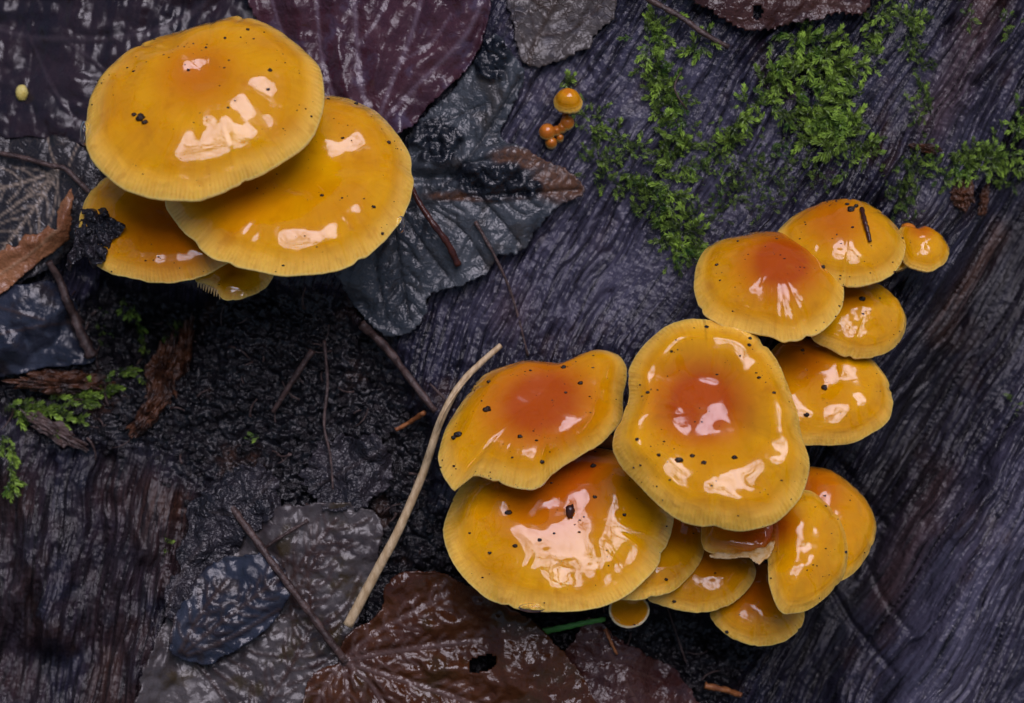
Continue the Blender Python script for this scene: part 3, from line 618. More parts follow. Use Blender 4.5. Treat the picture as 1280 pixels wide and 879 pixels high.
# ------------------------------------------------------------------ dead leaves
def leaf(name, label, cat, pts, mat, lift=8, veins=(), crumple=4, pillow=0, step=2.6, holes=(), tar=(), teeth=0, toothw=7, extra=None, sharp=False, seed=1, group=None, vw=2.2, vh=2.0, parent=None, floorfollow=0.25, thick=2.0, abs_h=None, drop=0.15, ragged=1.0, side=36, rust=()):
    OC = np.array(pts, float) if sharp else catmull(pts, 8)
    # resample outline, add teeth
    seg = np.hypot(*np.diff(np.vstack([OC, OC[:1]]), axis=0).T); cum = np.concatenate([[0], np.cumsum(seg)])
    nS = int(cum[-1] / 2.2); sN = np.linspace(0, cum[-1], nS, endpoint=False); OC2 = np.vstack([OC, OC[:1]])
    P = np.stack([np.interp(sN, cum, OC2[:, 0]), np.interp(sN, cum, OC2[:, 1])], 1)
    tn = np.roll(P, -1, 0) - np.roll(P, 1, 0); tn /= np.linalg.norm(tn, axis=1)[:, None] + 1e-9; nn = np.stack([tn[:, 1], -tn[:, 0]], 1)
    amp = ragged * (3.2 * fbm(sN / 26, sN * 0 + seed, 3, seed) * 2 + 1.5 * fbm(sN / 5, sN * 0 + seed, 2, seed + 1) * 2) + (teeth * ((sN / toothw) % 1.0 - 0.5) if teeth else 0)
    P = P + nn * np.asarray(amp)[:, None]
    x0, y0 = P.min(0) - 2 * step; x1, y1 = P.max(0) + 2 * step
    gx = np.arange(x0, x1, step); gy = np.arange(y0, y1, step); GX_, GY_ = np.meshgrid(gx, gy); fu = GX_.ravel(); fv = GY_.ravel()
    ins = inside(fu, fv, P)
    # nearest outline point
    near = np.zeros((len(fu), 2)); dd = np.full(len(fu), 1e9)
    for c in range(0, len(fu), 4000):
        q = np.stack([fu[c:c + 4000], fv[c:c + 4000]], 1)
        d2 = ((q[:, None, :] - P[None])**2).sum(2); k = d2.argmin(1); near[c:c + 4000] = P[k]; dd[c:c + 4000] = np.sqrt(d2[np.arange(len(q)), k])
    ok = ins | (dd < step * 0.8)
    for (hx, hy, ha, hb) in holes: ok &= (((fu - hx) / ha)**2 + ((fv - hy) / hb)**2 > 1)
    U = np.where(ins, fu, near[:, 0]); Vv = np.where(ins, fv, near[:, 1]); de = np.where(ins, dd, 0)
    nxg, nyg = len(gx), len(gy); id_ = np.arange(len(fu)).reshape(nyg, nxg); okg = ok.reshape(nyg, nxg)
    cell = okg[:-1, :-1] & okg[1:, :-1] & okg[1:, 1:] & okg[:-1, 1:]
    ing = ins.reshape(nyg, nxg); cell &= (ing[:-1, :-1] | ing[1:, :-1] | ing[1:, 1:] | ing[:-1, 1:])
    Fq = np.stack([id_[:-1, :-1], id_[1:, :-1], id_[1:, 1:], id_[:-1, 1:]], -1)[cell]
    used = np.unique(Fq); rm = np.full(len(fu), -1); rm[used] = np.arange(len(used)); Fq = rm[Fq]; U = U[used]; Vv = Vv[used]; de = de[used]
    vmask = np.zeros(len(U)); dv = np.full(len(U), 60.0); veins = list(veins); rv = np.random.RandomState(seed + 50)
    if side:
        for wv, pl in list(veins):
            if wv < 0.85: continue
            C_ = catmull(pl, 6, False); sg = np.concatenate([[0], np.cumsum(np.hypot(*np.diff(C_, axis=0).T))]); t_ = 14.0
            while t_ < sg[-1] - 6:
                B_ = np.array([np.interp(t_, sg, C_[:, 0]), np.interp(t_, sg, C_[:, 1])]); B2 = np.array([np.interp(t_ + 3, sg, C_[:, 0]), np.interp(t_ + 3, sg, C_[:, 1])]); dr_ = (B2 - B_) / (np.linalg.norm(B2 - B_) + 1e-9)
                for sgn in (-1, 1):
                    a_ = sgn * rv.uniform(0.7, 1.05); L_ = side * rv.uniform(0.7, 1.3); e1 = np.array([dr_[0] * math.cos(a_) - dr_[1] * math.sin(a_), dr_[0] * math.sin(a_) + dr_[1] * math.cos(a_)]); e2 = (e1 + dr_ * 0.5); e2 /= np.linalg.norm(e2)
                    veins.append((0.42, [tuple(B_), tuple(B_ + e1 * L_ * 0.5), tuple(B_ + e1 * L_ * 0.5 + e2 * L_ * 0.5)]))
                t_ += rv.uniform(15, 26)
    for vp in veins:
        wv, pl = vp[0], catmull(vp[1], 4 if vp[0] < 0.5 else 6, False); d = dist_poly(U, Vv, pl); vmask = np.maximum(vmask, min(1.0, 0.45 + wv * 0.6) * np.exp(-(d / (vw * max(wv, 0.7)))**2)); dv = np.minimum(dv, d + (8 if wv < 0.5 else 0))
    tm = np.zeros(len(U))
    for (tx, ty, ta, tb) in tar:
        rr_ = np.sqrt(((U - tx) / ta)**2 + ((Vv - ty) / tb)**2) + 0.5 * fbm(U / 12, Vv / 12, 3, 3); tm = np.maximum(tm, sstep(1.1, 0.8, rr_))
    ru = np.zeros(len(U))
    for (tx, ty, ta, tb) in rust: ru = np.maximum(ru, sstep(1.25, 0.55, np.sqrt(((U - tx) / ta)**2 + ((Vv - ty) / tb)**2) + 0.5 * fbm(U / 16, Vv / 16, 3, 13)))
    cr = crumple * (2.6 * fbm(U / 60 + seed, Vv / 60, 2, seed + 2) + 0.9 * fbm(U / 18, Vv / 18 + seed, 2, seed + 4))
    if abs_h is None:
        sm = hsmooth(U, Vv); det, _ = hdetail(U, Vv)
        cr = cr + 5 * np.exp(-(de / 10)**2) * 2 * fbm(U / 22 + seed, Vv / 22, 2, seed + 9)
        h = sm + lift + cr + floorfollow * det - drop * lift * np.exp(-(de / 16)**2)
    else: h = abs_h(U, Vv) + cr
    h = h + vmask * vh + pillow * np.minimum(dv, 30) / 30 * (len(veins) > 0)
    h = h + tm * (5 + 16 * fbm(U / 9, Vv / 9, 2, 8))
    if extra is not None: h = h + extra(U, Vv, de)
    if abs_h is None: h = np.maximum(h, sm + det + 1.8)
    V = np.stack([U, Vv, h], 1); base = V[np.argmin(h)].copy() if parent is None else None
    if parent is not None: base = parent['_b']; base = tuple(base)
    me = mesh(name, V, Fq, mat, {'pos': V / 100 + seed * 0.61, 'vein': vmask, 'tar': tm, 'rust': ru}, True, base)
    o = link(name, me, parent, base)
    md = o.modifiers.new('thickness', 'SOLIDIFY'); md.thickness = thick * K; md.offset = 0
    if parent is None: tag(o, label, cat, group)
    return o
def leafroot(name, label, pts0, group=None):
    u, v = pts0; b = (u, v, float(hsmooth(u, v))); o = root(name, label, 'leaf', b, group); o['_b'] = b; return o
def stick(name, label, cat, pts, r0, r1, mat, lump=0.12, sides=8, n=6, parent=None, seed=1, embed=0.0, group=None, follow=True, flat=1.0, ripple=0.12):
    C = catmull(pts, n, False)
    if follow: C = np.stack([C[:, 0], C[:, 1], hsmooth(C[:, 0], C[:, 1]) + C[:, 2]], 1)
    m = len(C); V, F = tube(C, np.linspace(r0, r1, m) * (1 + ripple * np.sin(np.arange(m) * 1.9 + seed)), sides, lump=lump, seed=seed, flat=flat)
    base = tuple(parent['_b']) if parent is not None else tuple(C[0])
    o = link(name, mesh(name, V, F, mat, {'pos': V / 100}, True, base), parent, base)
    if parent is None: tag(o, label, cat, group)
    return o

leaf('dead_leaf', 'large smooth violet-brown leaf lying flat behind the broadest amber cap', 'leaf',
     [(-90, -90), (330, -90), (345, 40), (320, 200), (200, 215), (112, 184), (60, 172), (20, 168), (-90, 150)], M['violet_leaf'], 20, side=0, veins=[(1.6, [(-40, 20), (60, 42), (200, 30), (330, -60)]), (0.9, [(70, 42), (130, 90), (180, 160)]), (0.9, [(20, 32), (60, 110), (110, 175)]), (0.8, [(160, 34), (230, 80), (300, 150)])], crumple=7, pillow=5, seed=2,
     extra=lambda U, V, d: 10 * fbm(U / 90, V / 26, 2, 77))
leaf('dead_leaf', 'wet purple-red leaf with ridged ribs beside the wide amber cap', 'leaf',
     [(300, -60), (420, -90), (600, -70), (612, 0), (609, 40), (592, 78), (562, 108), (534, 138), (508, 166), (470, 180), (420, 170), (370, 120), (325, 40)], M['purple_leaf'], 30, side=0, veins=
     [(1.2, [(470, 150), (452, 110), (445, 30), (440, -60)]), (1.2, [(474, 150), (496, 90), (515, 45), (540, -50)]), (1.0, [(430, 150), (404, 80), (396, 0), (392, -60)]), (1.0, [(482, 150), (530, 100), (580, 50), (605, 0)]), (0.8, [(400, 130), (360, 60), (340, 0)]), (0.6, [(446, 60), (470, 30), (485, 0)]), (0.6, [(500, 80), (540, 55), (565, 20)])], crumple=7, pillow=15, seed=4,
     extra=lambda U, V, d: -16 * np.exp(-(dist_poly(U, V, [(520, 150), (585, 75), (612, 30)]) / 16)**2) + 6 * np.exp(-(dist_poly(U, V, [(500, 150), (560, 90), (590, 30)]) / 12)**2))
gl = leafroot('dead_leaf', 'lobed blue-grey rotten leaf with black tar blisters and a brown tip', (520, 270))
leaf('blade', None, None, [(620, 44), (634, 58), (645, 76), (654, 90), (652, 112), (640, 140), (624, 165), (632, 180), (652, 186), (680, 200), (706, 212), (722, 225), (730, 238), (722, 248), (700, 258), (682, 275), (668, 293), (657, 309), (640, 318), (622, 322), (612, 340), (590, 352), (560, 363), (537, 371), (532, 394), (516, 412), (490, 421), (468, 412), (445, 385), (424, 350), (404, 318), (424, 288), (470, 258), (500, 236), (508, 200), (512, 172), (530, 146), (560, 120), (580, 95), (597, 76), (604, 54)],
     M['grey_leaf'], 16, [(1.2, [(510, 262), (560, 250), (620, 245), (726, 238)]), (1.0, [(510, 262), (560, 230), (600, 180), (650, 100)]), (0.8, [(500, 262), (525, 300), (560, 345)]), (0.9, [(490, 265), (500, 330), (512, 400)]), (0.7, [(470, 280), (470, 330), (485, 400)]), (0.7, [(600, 246), (630, 280), (650, 305)]), (0.6, [(530, 255), (580, 290), (610, 335)]), (0.5, [(520, 155), (560, 150), (610, 130)])],
     4, 5, tar=[(545, 172, 34, 24), (622, 230, 42, 26), (616, 74, 24, 30), (545, 196, 24, 10), (585, 225, 14, 22), (660, 236, 20, 12)], rust=[(705, 228, 46, 26), (655, 200, 40, 14), (598, 246, 60, 7)], parent=gl, seed=6, vh=-4.5, vw=2.2, side=30, teeth=2, toothw=16,
     extra=lambda U, V, d: 7 * np.exp(-(dist_poly(U, V, [(530, 210), (600, 195), (640, 192)]) / 9)**2) - 8 * np.exp(-(dist_poly(U, V, [(515, 222), (580, 222), (600, 240)]) / 7)**2))
stick('leaf_stalk', None, None, [(512, 228, 22), (522, 250, 34), (540, 278, 40), (560, 305, 34), (573, 332, 22)], 3.2, 4.6, M['red_stalk'], 0.05, parent=gl)
leaf('dead_leaf', 'grey-brown leaf with a fine net of veins lying behind the tar-spotted leaf', 'leaf', [(638, -50), (770, -50), (764, 15), (748, 45), (718, 70), (690, 78), (664, 82), (650, 66), (640, 30)], M['net_leaf'], 9,
     [(1.2, [(660, 80), (680, 30), (720, -40)]), (0.8, [(672, 45), (710, 40), (750, 10)]), (0.9, [(690, 15), (665, 0), (650, -30)])], 4, 5, seed=9, vw=2.2, vh=3, ragged=2.2)
leaf('dead_leaf', 'dark brown saw-edged leaf poking in above the moss', 'leaf', [(846, -60), (1100, -60), (1082, 14), (1050, 20), (1010, 27), (980, 33), (950, 40), (920, 37), (900, 27), (884, 13), (866, 2)], M['brown_leaf'], 22,
     [(1.3, [(1080, 12), (980, -5), (880, -40)]), (0.7, [(1020, 0), (980, 30)]), (0.7, [(960, -10), (920, 30)])], 4, 4, teeth=5, toothw=9, seed=11, holes=[(945, 18, 5, 8)])
sl = leafroot('dead_leaf', 'slate grey leaf with pale radiating veins and a curled brown edge', (40, 230))
leaf('blade', None, None, [(-80, 150), (30, 158), (80, 170), (112, 196), (126, 216), (108, 250), (96, 280), (78, 310), (40, 340), (-80, 370)], M['slate_leaf'], 24,
     [(1.0, [(65, 208), (30, 222), (-60, 245)]), (0.8, [(65, 210), (30, 240), (-60, 300)]), (0.9, [(65, 212), (40, 250), (5, 296), (-30, 340)]), (0.6, [(66, 214), (60, 260), (48, 300)]), (0.6, [(62, 202), (55, 185), (50, 165)]), (0.6, [(80, 204), (85, 190), (92, 175)])], 3, 4, parent=sl, seed=13, vw=1.4)
leaf('curled_edge', None, None, [(-60, 330), (0, 312), (4, 303), (14, 306), (25, 291), (40, 293), (56, 281), (68, 288), (70, 261), (76, 251), (86, 233), (89, 244), (84, 275), (80, 296), (62, 313), (37, 331), (15, 348), (0, 361), (-60, 400)], M['curl_leaf'], 36,
     [(0.6, [(70, 285), (30, 318), (-20, 350)])], 3, 0, parent=sl, seed=15, sharp=True, drop=0.0, step=1.8,
     extra=lambda U, V, d: 12 * np.exp(-(dist_poly(U, V, [(-30, 325), (30, 302), (72, 280), (84, 240)]) / 13)**2))
stick('leaf_stalk', None, None, [(-30, 184, 34), (20, 194, 36), (55, 204, 36), (76, 209, 38), (92, 224, 36), (108, 240, 30)], 3.0, 3.6, M['twig'], 0.08, parent=sl)
leaf('dead_leaf', 'flat blackish slab of leaf under the curled brown edge', 'leaf', [(-60, 370), (20, 356), (52, 350), (78, 368), (92, 402), (110, 446), (96, 456), (50, 462), (0, 470), (-60, 476)], M['blue_leaf'], 30, [(0.7, [(-20, 420), (40, 408), (90, 400)]), (0.6, [(-20, 380), (50, 400)])], 4, 2, seed=17)
stick('leaf_stalk', 'fuzzy brown-grey leaf stalk hanging below the blackened scrap', 'stalk', [(56, 326, 44), (72, 360, 46), (86, 398, 46), (98, 425, 44), (108, 447, 40)], 4.5, 7.5, M['twig'], 0.2, seed=3)
def scrap_h(U, V):
    P = CAPS['A3'][0].reshape(-1, 3); d = ((U[:, None] - P[None, :, 0])**2 + (V[:, None] - P[None, :, 1])**2); k = d.argmin(1)
    return P[k, 2] + 7 - 0.9 * np.clip(np.sqrt(d.min(1)) - 4, 0, 80)
leaf('leaf_scrap', 'crumpled wet black scrap of leaf stuck on the half-covered cap', 'leaf scrap', [(110, 264), (126, 266), (146, 265), (152, 276), (172, 288), (166, 298), (156, 308), (152, 322), (146, 334), (134, 340), (126, 322), (112, 330), (100, 345), (94, 335), (104, 314), (108, 300), (106, 282), (118, 276)], M['black_leaf'], 0, (), 12, 0, step=1.5, seed=19, sharp=True, side=0, abs_h=scrap_h, extra=lambda U, V, d: 16 * np.abs(fbm(U / 16, V / 16, 3, 5)) * 3 - 6 + 8 * np.exp(-(dist_poly(U, V, [(112, 268), (140, 290), (165, 290)]) / 8)**2))
rl = leafroot('dead_leaf', 'glossy red-brown leaf with ribs fanning from its stalk, under the straw', (540, 830))
VR = [(1.3, [(430, 825), (480, 815), (545, 806), (600, 800)]), (1.3, [(430, 826), (500, 848), (560, 868), (640, 900)]), (1.1, [(430, 826), (460, 850), (485, 890), (500, 940)]), (1.0, [(430, 826), (434, 860), (438, 930)]), (1.0, [(428, 826), (405, 860), (385, 910)]), (1.0, [(430, 824), (470, 790), (510, 768), (560, 740)]), (0.8, [(425, 826), (400, 834), (385, 850)])]
leaf('blade', None, None, [(372, 920), (378, 880), (386, 850), (405, 832), (424, 828), (428, 806), (440, 786), (464, 772), (478, 755), (485, 730), (510, 712), (545, 715), (580, 725), (610, 740), (640, 758), (668, 775), (690, 800), (718, 830), (735, 860), (748, 905), (700, 950), (400, 950)],
     M['red_leaf'], 38, VR, 3.5, 22, parent=rl, seed=21, holes=[(602, 828, 13, 7), (612, 824, 8, 6), (594, 833, 7, 5)], vw=2.0, vh=5.0, side=24)
stick('leaf_stalk', None, None, [(279, 620, 40), (300, 648, 46), (340, 700, 50), (385, 760, 50), (418, 806, 46), (432, 826, 42)], 4.6, 5.2, M['twig'], 0.1, parent=rl, n=8)
leaf('dead_leaf', 'blue-grey wet leaf with dark ribs under the long leaf stalk', 'leaf', [(214, 806), (220, 770), (238, 740), (258, 712), (290, 696), (330, 690), (352, 700), (366, 735), (346, 772), (318, 800), (272, 826), (236, 828)], M['blue_leaf'], 50,
     [(1.0, [(228, 812), (250, 770), (285, 725)]), (0.9, [(232, 814), (280, 775), (360, 715)]), (0.8, [(215, 800), (226, 740), (250, 690)]), (0.8, [(235, 818), (290, 795), (350, 760)])], 4, 9, seed=23, ragged=1.4, vw=2.4, vh=4.5, side=26)
leaf('dead_leaf', 'mottled brown and grey leaf with red-brown veins beside the straw', 'leaf', [(195, 800), (262, 702), (330, 640), (400, 630), (472, 643), (474, 690), (452, 760), (428, 820), (396, 862), (384, 940), (150, 960), (172, 870)], M['mottle_leaf'], 22,
     [(1.0, [(240, 820), (310, 800), (380, 700), (420, 650)]), (0.9, [(332, 780), (370, 740), (400, 690)]), (0.9, [(300, 960), (335, 880), (385, 790), (382, 700)]), (0.7, [(230, 815), (270, 860), (320, 940)]), (0.6, [(385, 790), (430, 760), (450, 720)]), (0.6, [(360, 840), (400, 830), (420, 815)])], 4, 9, seed=25, ragged=1.6, vw=2.4, vh=4.5, side=44)
leaf('leaf_scrap', 'torn folded dark scrap of leaf at the edge of the black soil', 'leaf scrap', [(250, 612), (282, 590), (322, 580), (350, 598), (344, 640), (304, 686), (262, 716), (240, 752), (224, 790), (206, 756), (222, 700), (232, 650)], M['black_leaf'], 36, [(0.8, [(205, 780), (225, 720), (255, 680)]), (0.6, [(260, 640), (300, 640), (340, 600)])], 14, 5, seed=27, ragged=3.2)
leaf('dead_leaf', 'dark purple limp leaf in the mud below the white-rimmed tiny cap', 'leaf', [(735, 772), (762, 792), (800, 818), (846, 846), (884, 900), (880, 950), (740, 950), (700, 880), (712, 812)], M['brown_leaf'], 28, [(1.0, [(740, 780), (780, 850), (820, 930)]), (0.7, [(765, 830), (830, 860)])], 6, 9, seed=29, ragged=1.6)
leaf('leaf_scrap', 'crumpled brown-black scrap of leaf in the soil beside the straw', 'leaf scrap', [(395, 560), (440, 545), (480, 548), (490, 575), (476, 610), (440, 640), (400, 632), (380, 600)], M['black_leaf'], 18, [(0.7, [(390, 610), (430, 590), (480, 560)])], 16, 3, seed=31, ragged=3.5)

zt = float(on_cap('C6', 915, 686)[2])
leaf('torn_margin', None, None, [(878, 686), (890, 681), (908, 684), (928, 681), (944, 675), (960, 667), (957, 677), (949, 686), (938, 696), (927, 688), (906, 690), (888, 689)], M['torn'], 0, (), 3, 0, step=1.6, parent=part_of('C6'), seed=33, sharp=True, side=0, ragged=0.7,
     abs_h=lambda U, V: zt + 2 + 0.9 * (V - 682))
ge = Geo(); q0 = on_cap('A4', 248, 352); q1 = on_cap('A4', 276, 366)
for k in range(9):
    B_ = q0 + (q1 - q0) * (k / 8); ge.add(*tube([B_ + (0, -2, -2), B_ + (-1, 2, -3), B_ + (-2 + 1.5 * rnd.random(), 6 + 2 * rnd.random(), -4)], [2.0, 1.4, 0.5], 5))
link('gill_teeth', ge.mesh('gill_teeth', M['gill'], tuple(CAPS['A4'][4])), CAPS['A4'][3])
# ------------------------------------------------------------------ sticks, straw and bits
stick('straw', 'long pale dry straw propped against the lopsided cap', 'straw', [(436, 780, 52), (470, 716, 64), (500, 660, 70), (530, 590, 70), (552, 525, 62), (575, 482, 48), (600, 455, 34), (626, 432, 22)], 6.8, 3.6, M['straw'], 0.04, seed=2, n=8, flat=0.75, ripple=0.02)
stick('straw_fibre', 'thin split fibre lying along the pale straw', 'straw', [(545, 545, 66), (556, 515, 68), (572, 490, 58), (590, 468, 44)], 2.2, 1.2, M['straw'], 0.1, sides=6)
stick('twig', 'dark twig running down from the rotten leaf towards the straw', 'twig', [(452, 405, 20), (480, 432, 18), (510, 470, 16), (545, 514, 16)], 6, 4.2, M['twig'], 0.18, seed=4)
stick('twig', 'short red-brown twig stuck in the black soil', 'twig', [(338, 516, 18), (362, 480, 26), (390, 438, 30)], 3, 4, M['twig'], 0.18, seed=5)
stick('twig', 'fine dark stem reaching from the rotten leaf to bare wood', 'twig', [(594, 278, 26), (618, 320, 22), (640, 370, 12), (660, 445, 8)], 2.4, 1.4, M['twig'], 0.15, seed=6)
stick('twig', 'brown twig lying across the moss below the saw-edged leaf', 'twig', [(770, -30, 16), (806, -2, 18), (850, 24, 20), (885, 48, 18), (910, 60, 12)], 4, 3.2, M['twig'], 0.15, seed=7)
stick('twig', 'small brown splinter next to the end of the dark twig', 'twig', [(494, 538, 16), (512, 528, 18), (530, 516, 18)], 2.6, 3.4, M['brown_bit'], 0.2, seed=8)
stick('twig', 'little spike crossing towards the straw', 'twig', [(538, 480, 12), (550, 492, 18), (564, 506, 26)], 1.4, 2.0, M['twig'], 0.1, seed=9)
stick('twig', 'thin bent stem lying on the mottled leaf', 'twig', [(325, 690, 42), (350, 672, 46), (386, 650, 44)], 1.8, 2.6, M['twig'], 0.1, seed=10)
stick('root_thread', 'hair-thin root hanging upright in the black soil', 'root', [(404, 425, 22), (408, 480, 20), (404, 530, 22), (412, 570, 22), (416, 612, 26)], 2.2, 1.4, M['twig'], 0.2, seed=11)
stick('root_thread', 'hair-thin root under the low striped-margin cap', 'root', [(836, 760, 10), (850, 800, 14), (862, 836, 12)], 1.2, 1.0, M['twig'], 0.1, seed=12)
stick('root_thread', 'curved hair-thin fibre lying on the moss column', 'root', [(850, 92, 20), (842, 110, 24), (848, 126, 22), (858, 138, 16)], 1.3, 1.0, M['twig'], 0.1, seed=13)
stick('needle', 'orange-brown dry needle below the tiny white-rimmed cap', 'needle', [(757, 788, 30), (764, 804, 34), (772, 820, 34)], 2.6, 1.6, M['brown_bit'], 0.1, seed=14)
stick('wood_splinter', 'orange-brown splinter lying in the mud', 'splinter', [(884, 862, 26), (908, 868, 26), (930, 874, 22)], 4.5, 3.5, M['brown_bit'], 0.25, seed=15)
gp_ = [np.array(p) for p in [(658, 795, 30), (685, 789, 36), (712, 783, 40), (735, 778, 40), (757, 775, 36)]]
o = stick('grass_blade', 'bright green blade of grass under the widest cap', 'grass', gp_, 4.6, 3.2, M['grass'], 0.02, seed=16, flat=0.4)
pn = [on_cap('B2', 1077, 262, 3), on_cap('B2', 1080, 275, 3.5), on_cap('B2', 1083, 288, 3.5), on_cap('B2', 1087, 303, 2.5)]
stick('needle', 'reddish brown needle stuck on top of the cap', 'needle', pn, 3.0, 2.6, M['red_stalk'], 0.15, follow=False, seed=17)
V, F = blob(on_cap('C3', 714, 641, 4), 9, 5, (0.6, 1.0, 0.6), 0.25, 2); bs = V[0]
tag(link('bark_crumb', mesh('bark_crumb', V, F, M['red_stalk'], {'pos': V / 100}, True, bs), None, bs), 'dark red-brown crumb of bark on the widest cap', 'bark crumb')
V, F = blob((16, 110, float(hsmooth(16, 110)) + 28), 9, 8, (0.9, 1.2, 0.9), 0.1, 2); bs = V[0]
tag(link('seed', mesh('seed', V, F, M['yellow'], {'pos': V / 100}, True, bs), None, bs), 'round pale yellow seed on the violet-brown leaf', 'seed')
# rotten wood lumps
def chunk(label, cu, cv, a, b, ang, hgt, seed, mat='rotten', name='rotten_wood_chunk', lift=6):
    V, F = blob((0, 0, 0), 1.0, seed, (a, b, hgt), 0.16, 4)
    ca, sa = math.cos(math.radians(ang)), math.sin(math.radians(ang))
    nz = fbm(V[:, 0] / 9 + seed, V[:, 1] / 5, 4, seed) * 2
    V = V * (1 + 0.45 * nz[:, None]); V[:, 2] += 6 * fbm(V[:, 0] / 16, V[:, 1] / 4 + seed, 3, seed + 1)
    x = V[:, 0] * ca - V[:, 1] * sa + cu; y = V[:, 0] * sa + V[:, 1] * ca + cv
    V = np.stack([x, y, V[:, 2] + hsmooth(cu, cv) + lift], 1); bs = (cu, cv, float(V[:, 2].min()))
    return tag(link(name, mesh(name, V, F, M[mat], {'pos': V / 100}, False, bs), None, bs), label, 'wood chunk')
chunk('crumbly red-brown slab of rotten wood above the leafy moss strand', 70, 480, 62, 15, 2, 18, 3, lift=12)
chunk('rotten red-brown wood stub below the four amber caps', 196, 470, 20, 46, 12, 26, 5, lift=8)
chunk('small rotten wood shard leaning on the stub', 178, 520, 12, 34, 38, 16, 7, lift=12)
chunk('upright dark splinter of rotten wood next to the stub', 222, 440, 9, 44, 6, 16, 9, lift=12)
chunk('grey-brown bark slip lying below the moss strand', 58, 540, 40, 11, 30, 8, 11, 'twig', lift=18)
chunk('light brown flake of rotten wood under the side moss tuft', 1208, 240, 15, 22, -8, 9, 13, 'rotten', lift=5)
chunk('thin brown flake of wood beside the side moss tuft', 1240, 250, 6, 20, 8, 7, 15, 'rotten', lift=6)
chunk('small brown flake of wood above the side moss tuft', 1162, 184, 18, 6, 10, 6, 17, 'rotten', lift=8)
# soil crumbs
ge = Geo(); r_ = np.random.RandomState(5); cu = r_.uniform(-30, 960, 9000); cv = r_.uniform(340, 900, 9000)
sm_, _ = masks(cu, cv); sel = r_.rand(9000) < sm_ * 0.55; cu, cv = cu[sel], cv[sel]; ch = hs(cu, cv)
for k in range(len(cu)):
    s = 1.5 + 5.5 * r_.rand()**2.5
    ge.add(*blob((cu[k], cv[k], ch[k] + 0.2 * s), s, k, (1, 0.9, 0.8), 0.4))
tag(link('soil_crumbs', ge.mesh('soil_crumbs', M['soil'], None, False)), 'wet black soil crumbs strewn over the rotted hollow', 'soil', kind='stuff')
ge = Geo()
for k in range(260):
    u0, v0 = r_.uniform(0, 900), r_.uniform(380, 879); a_ = r_.uniform(0, 6.28); L_ = r_.uniform(8, 34)
    if float(masks(np.array([u0]), np.array([v0]))[0][0]) < 0.5: continue
    P_ = np.array([(u0 + math.cos(a_ + 0.5 * t_) * L_ * t_, v0 + math.sin(a_ + 0.5 * t_) * L_ * t_) for t_ in np.linspace(0, 1, 5)])
    ge.add(*tube(np.column_stack([P_, hs(P_[:, 0], P_[:, 1]) * 0.5 + hsmooth(P_[:, 0], P_[:, 1]) * 0.5 + r_.uniform(5, 12)]), np.linspace(1.5, 0.7, 5) * r_.uniform(0.6, 1.3), 5))
tag(link('litter_fibres', ge.mesh('litter_fibres', M['twig'], None)), 'fine dark root hairs and fibres tangled in the black soil', 'litter', kind='stuff')
# water drops hanging on rims
def drop(label, P, r, fl, seed):
    V, F = blob(P, r, seed, fl, 0.03, 3); tag(link('water_drop', mesh('water_drop', V, F, M['water'], {'pos': V / 100}, True, P), None, P), label, 'water drop', 'water drops on cap rims')
drop('long clear water drop on the rim of the broadest cap', on_cap('A1', 108, 165, -3) + np.array([-2, 0, 0]), 9, (0.7, 1.7, 0.9), 1)
drop('clear water drop on the rim beside the grey rotten leaf', on_cap('A2', 500, 278, -3) + np.array([1, 1, 0]), 8, (0.8, 1.4, 0.9), 2)
drop('flat water drop hanging under the widest cap', on_cap('C3', 668, 756, -4) + np.array([0, 2, 0]), 9, (2.0, 0.7, 0.9), 3)

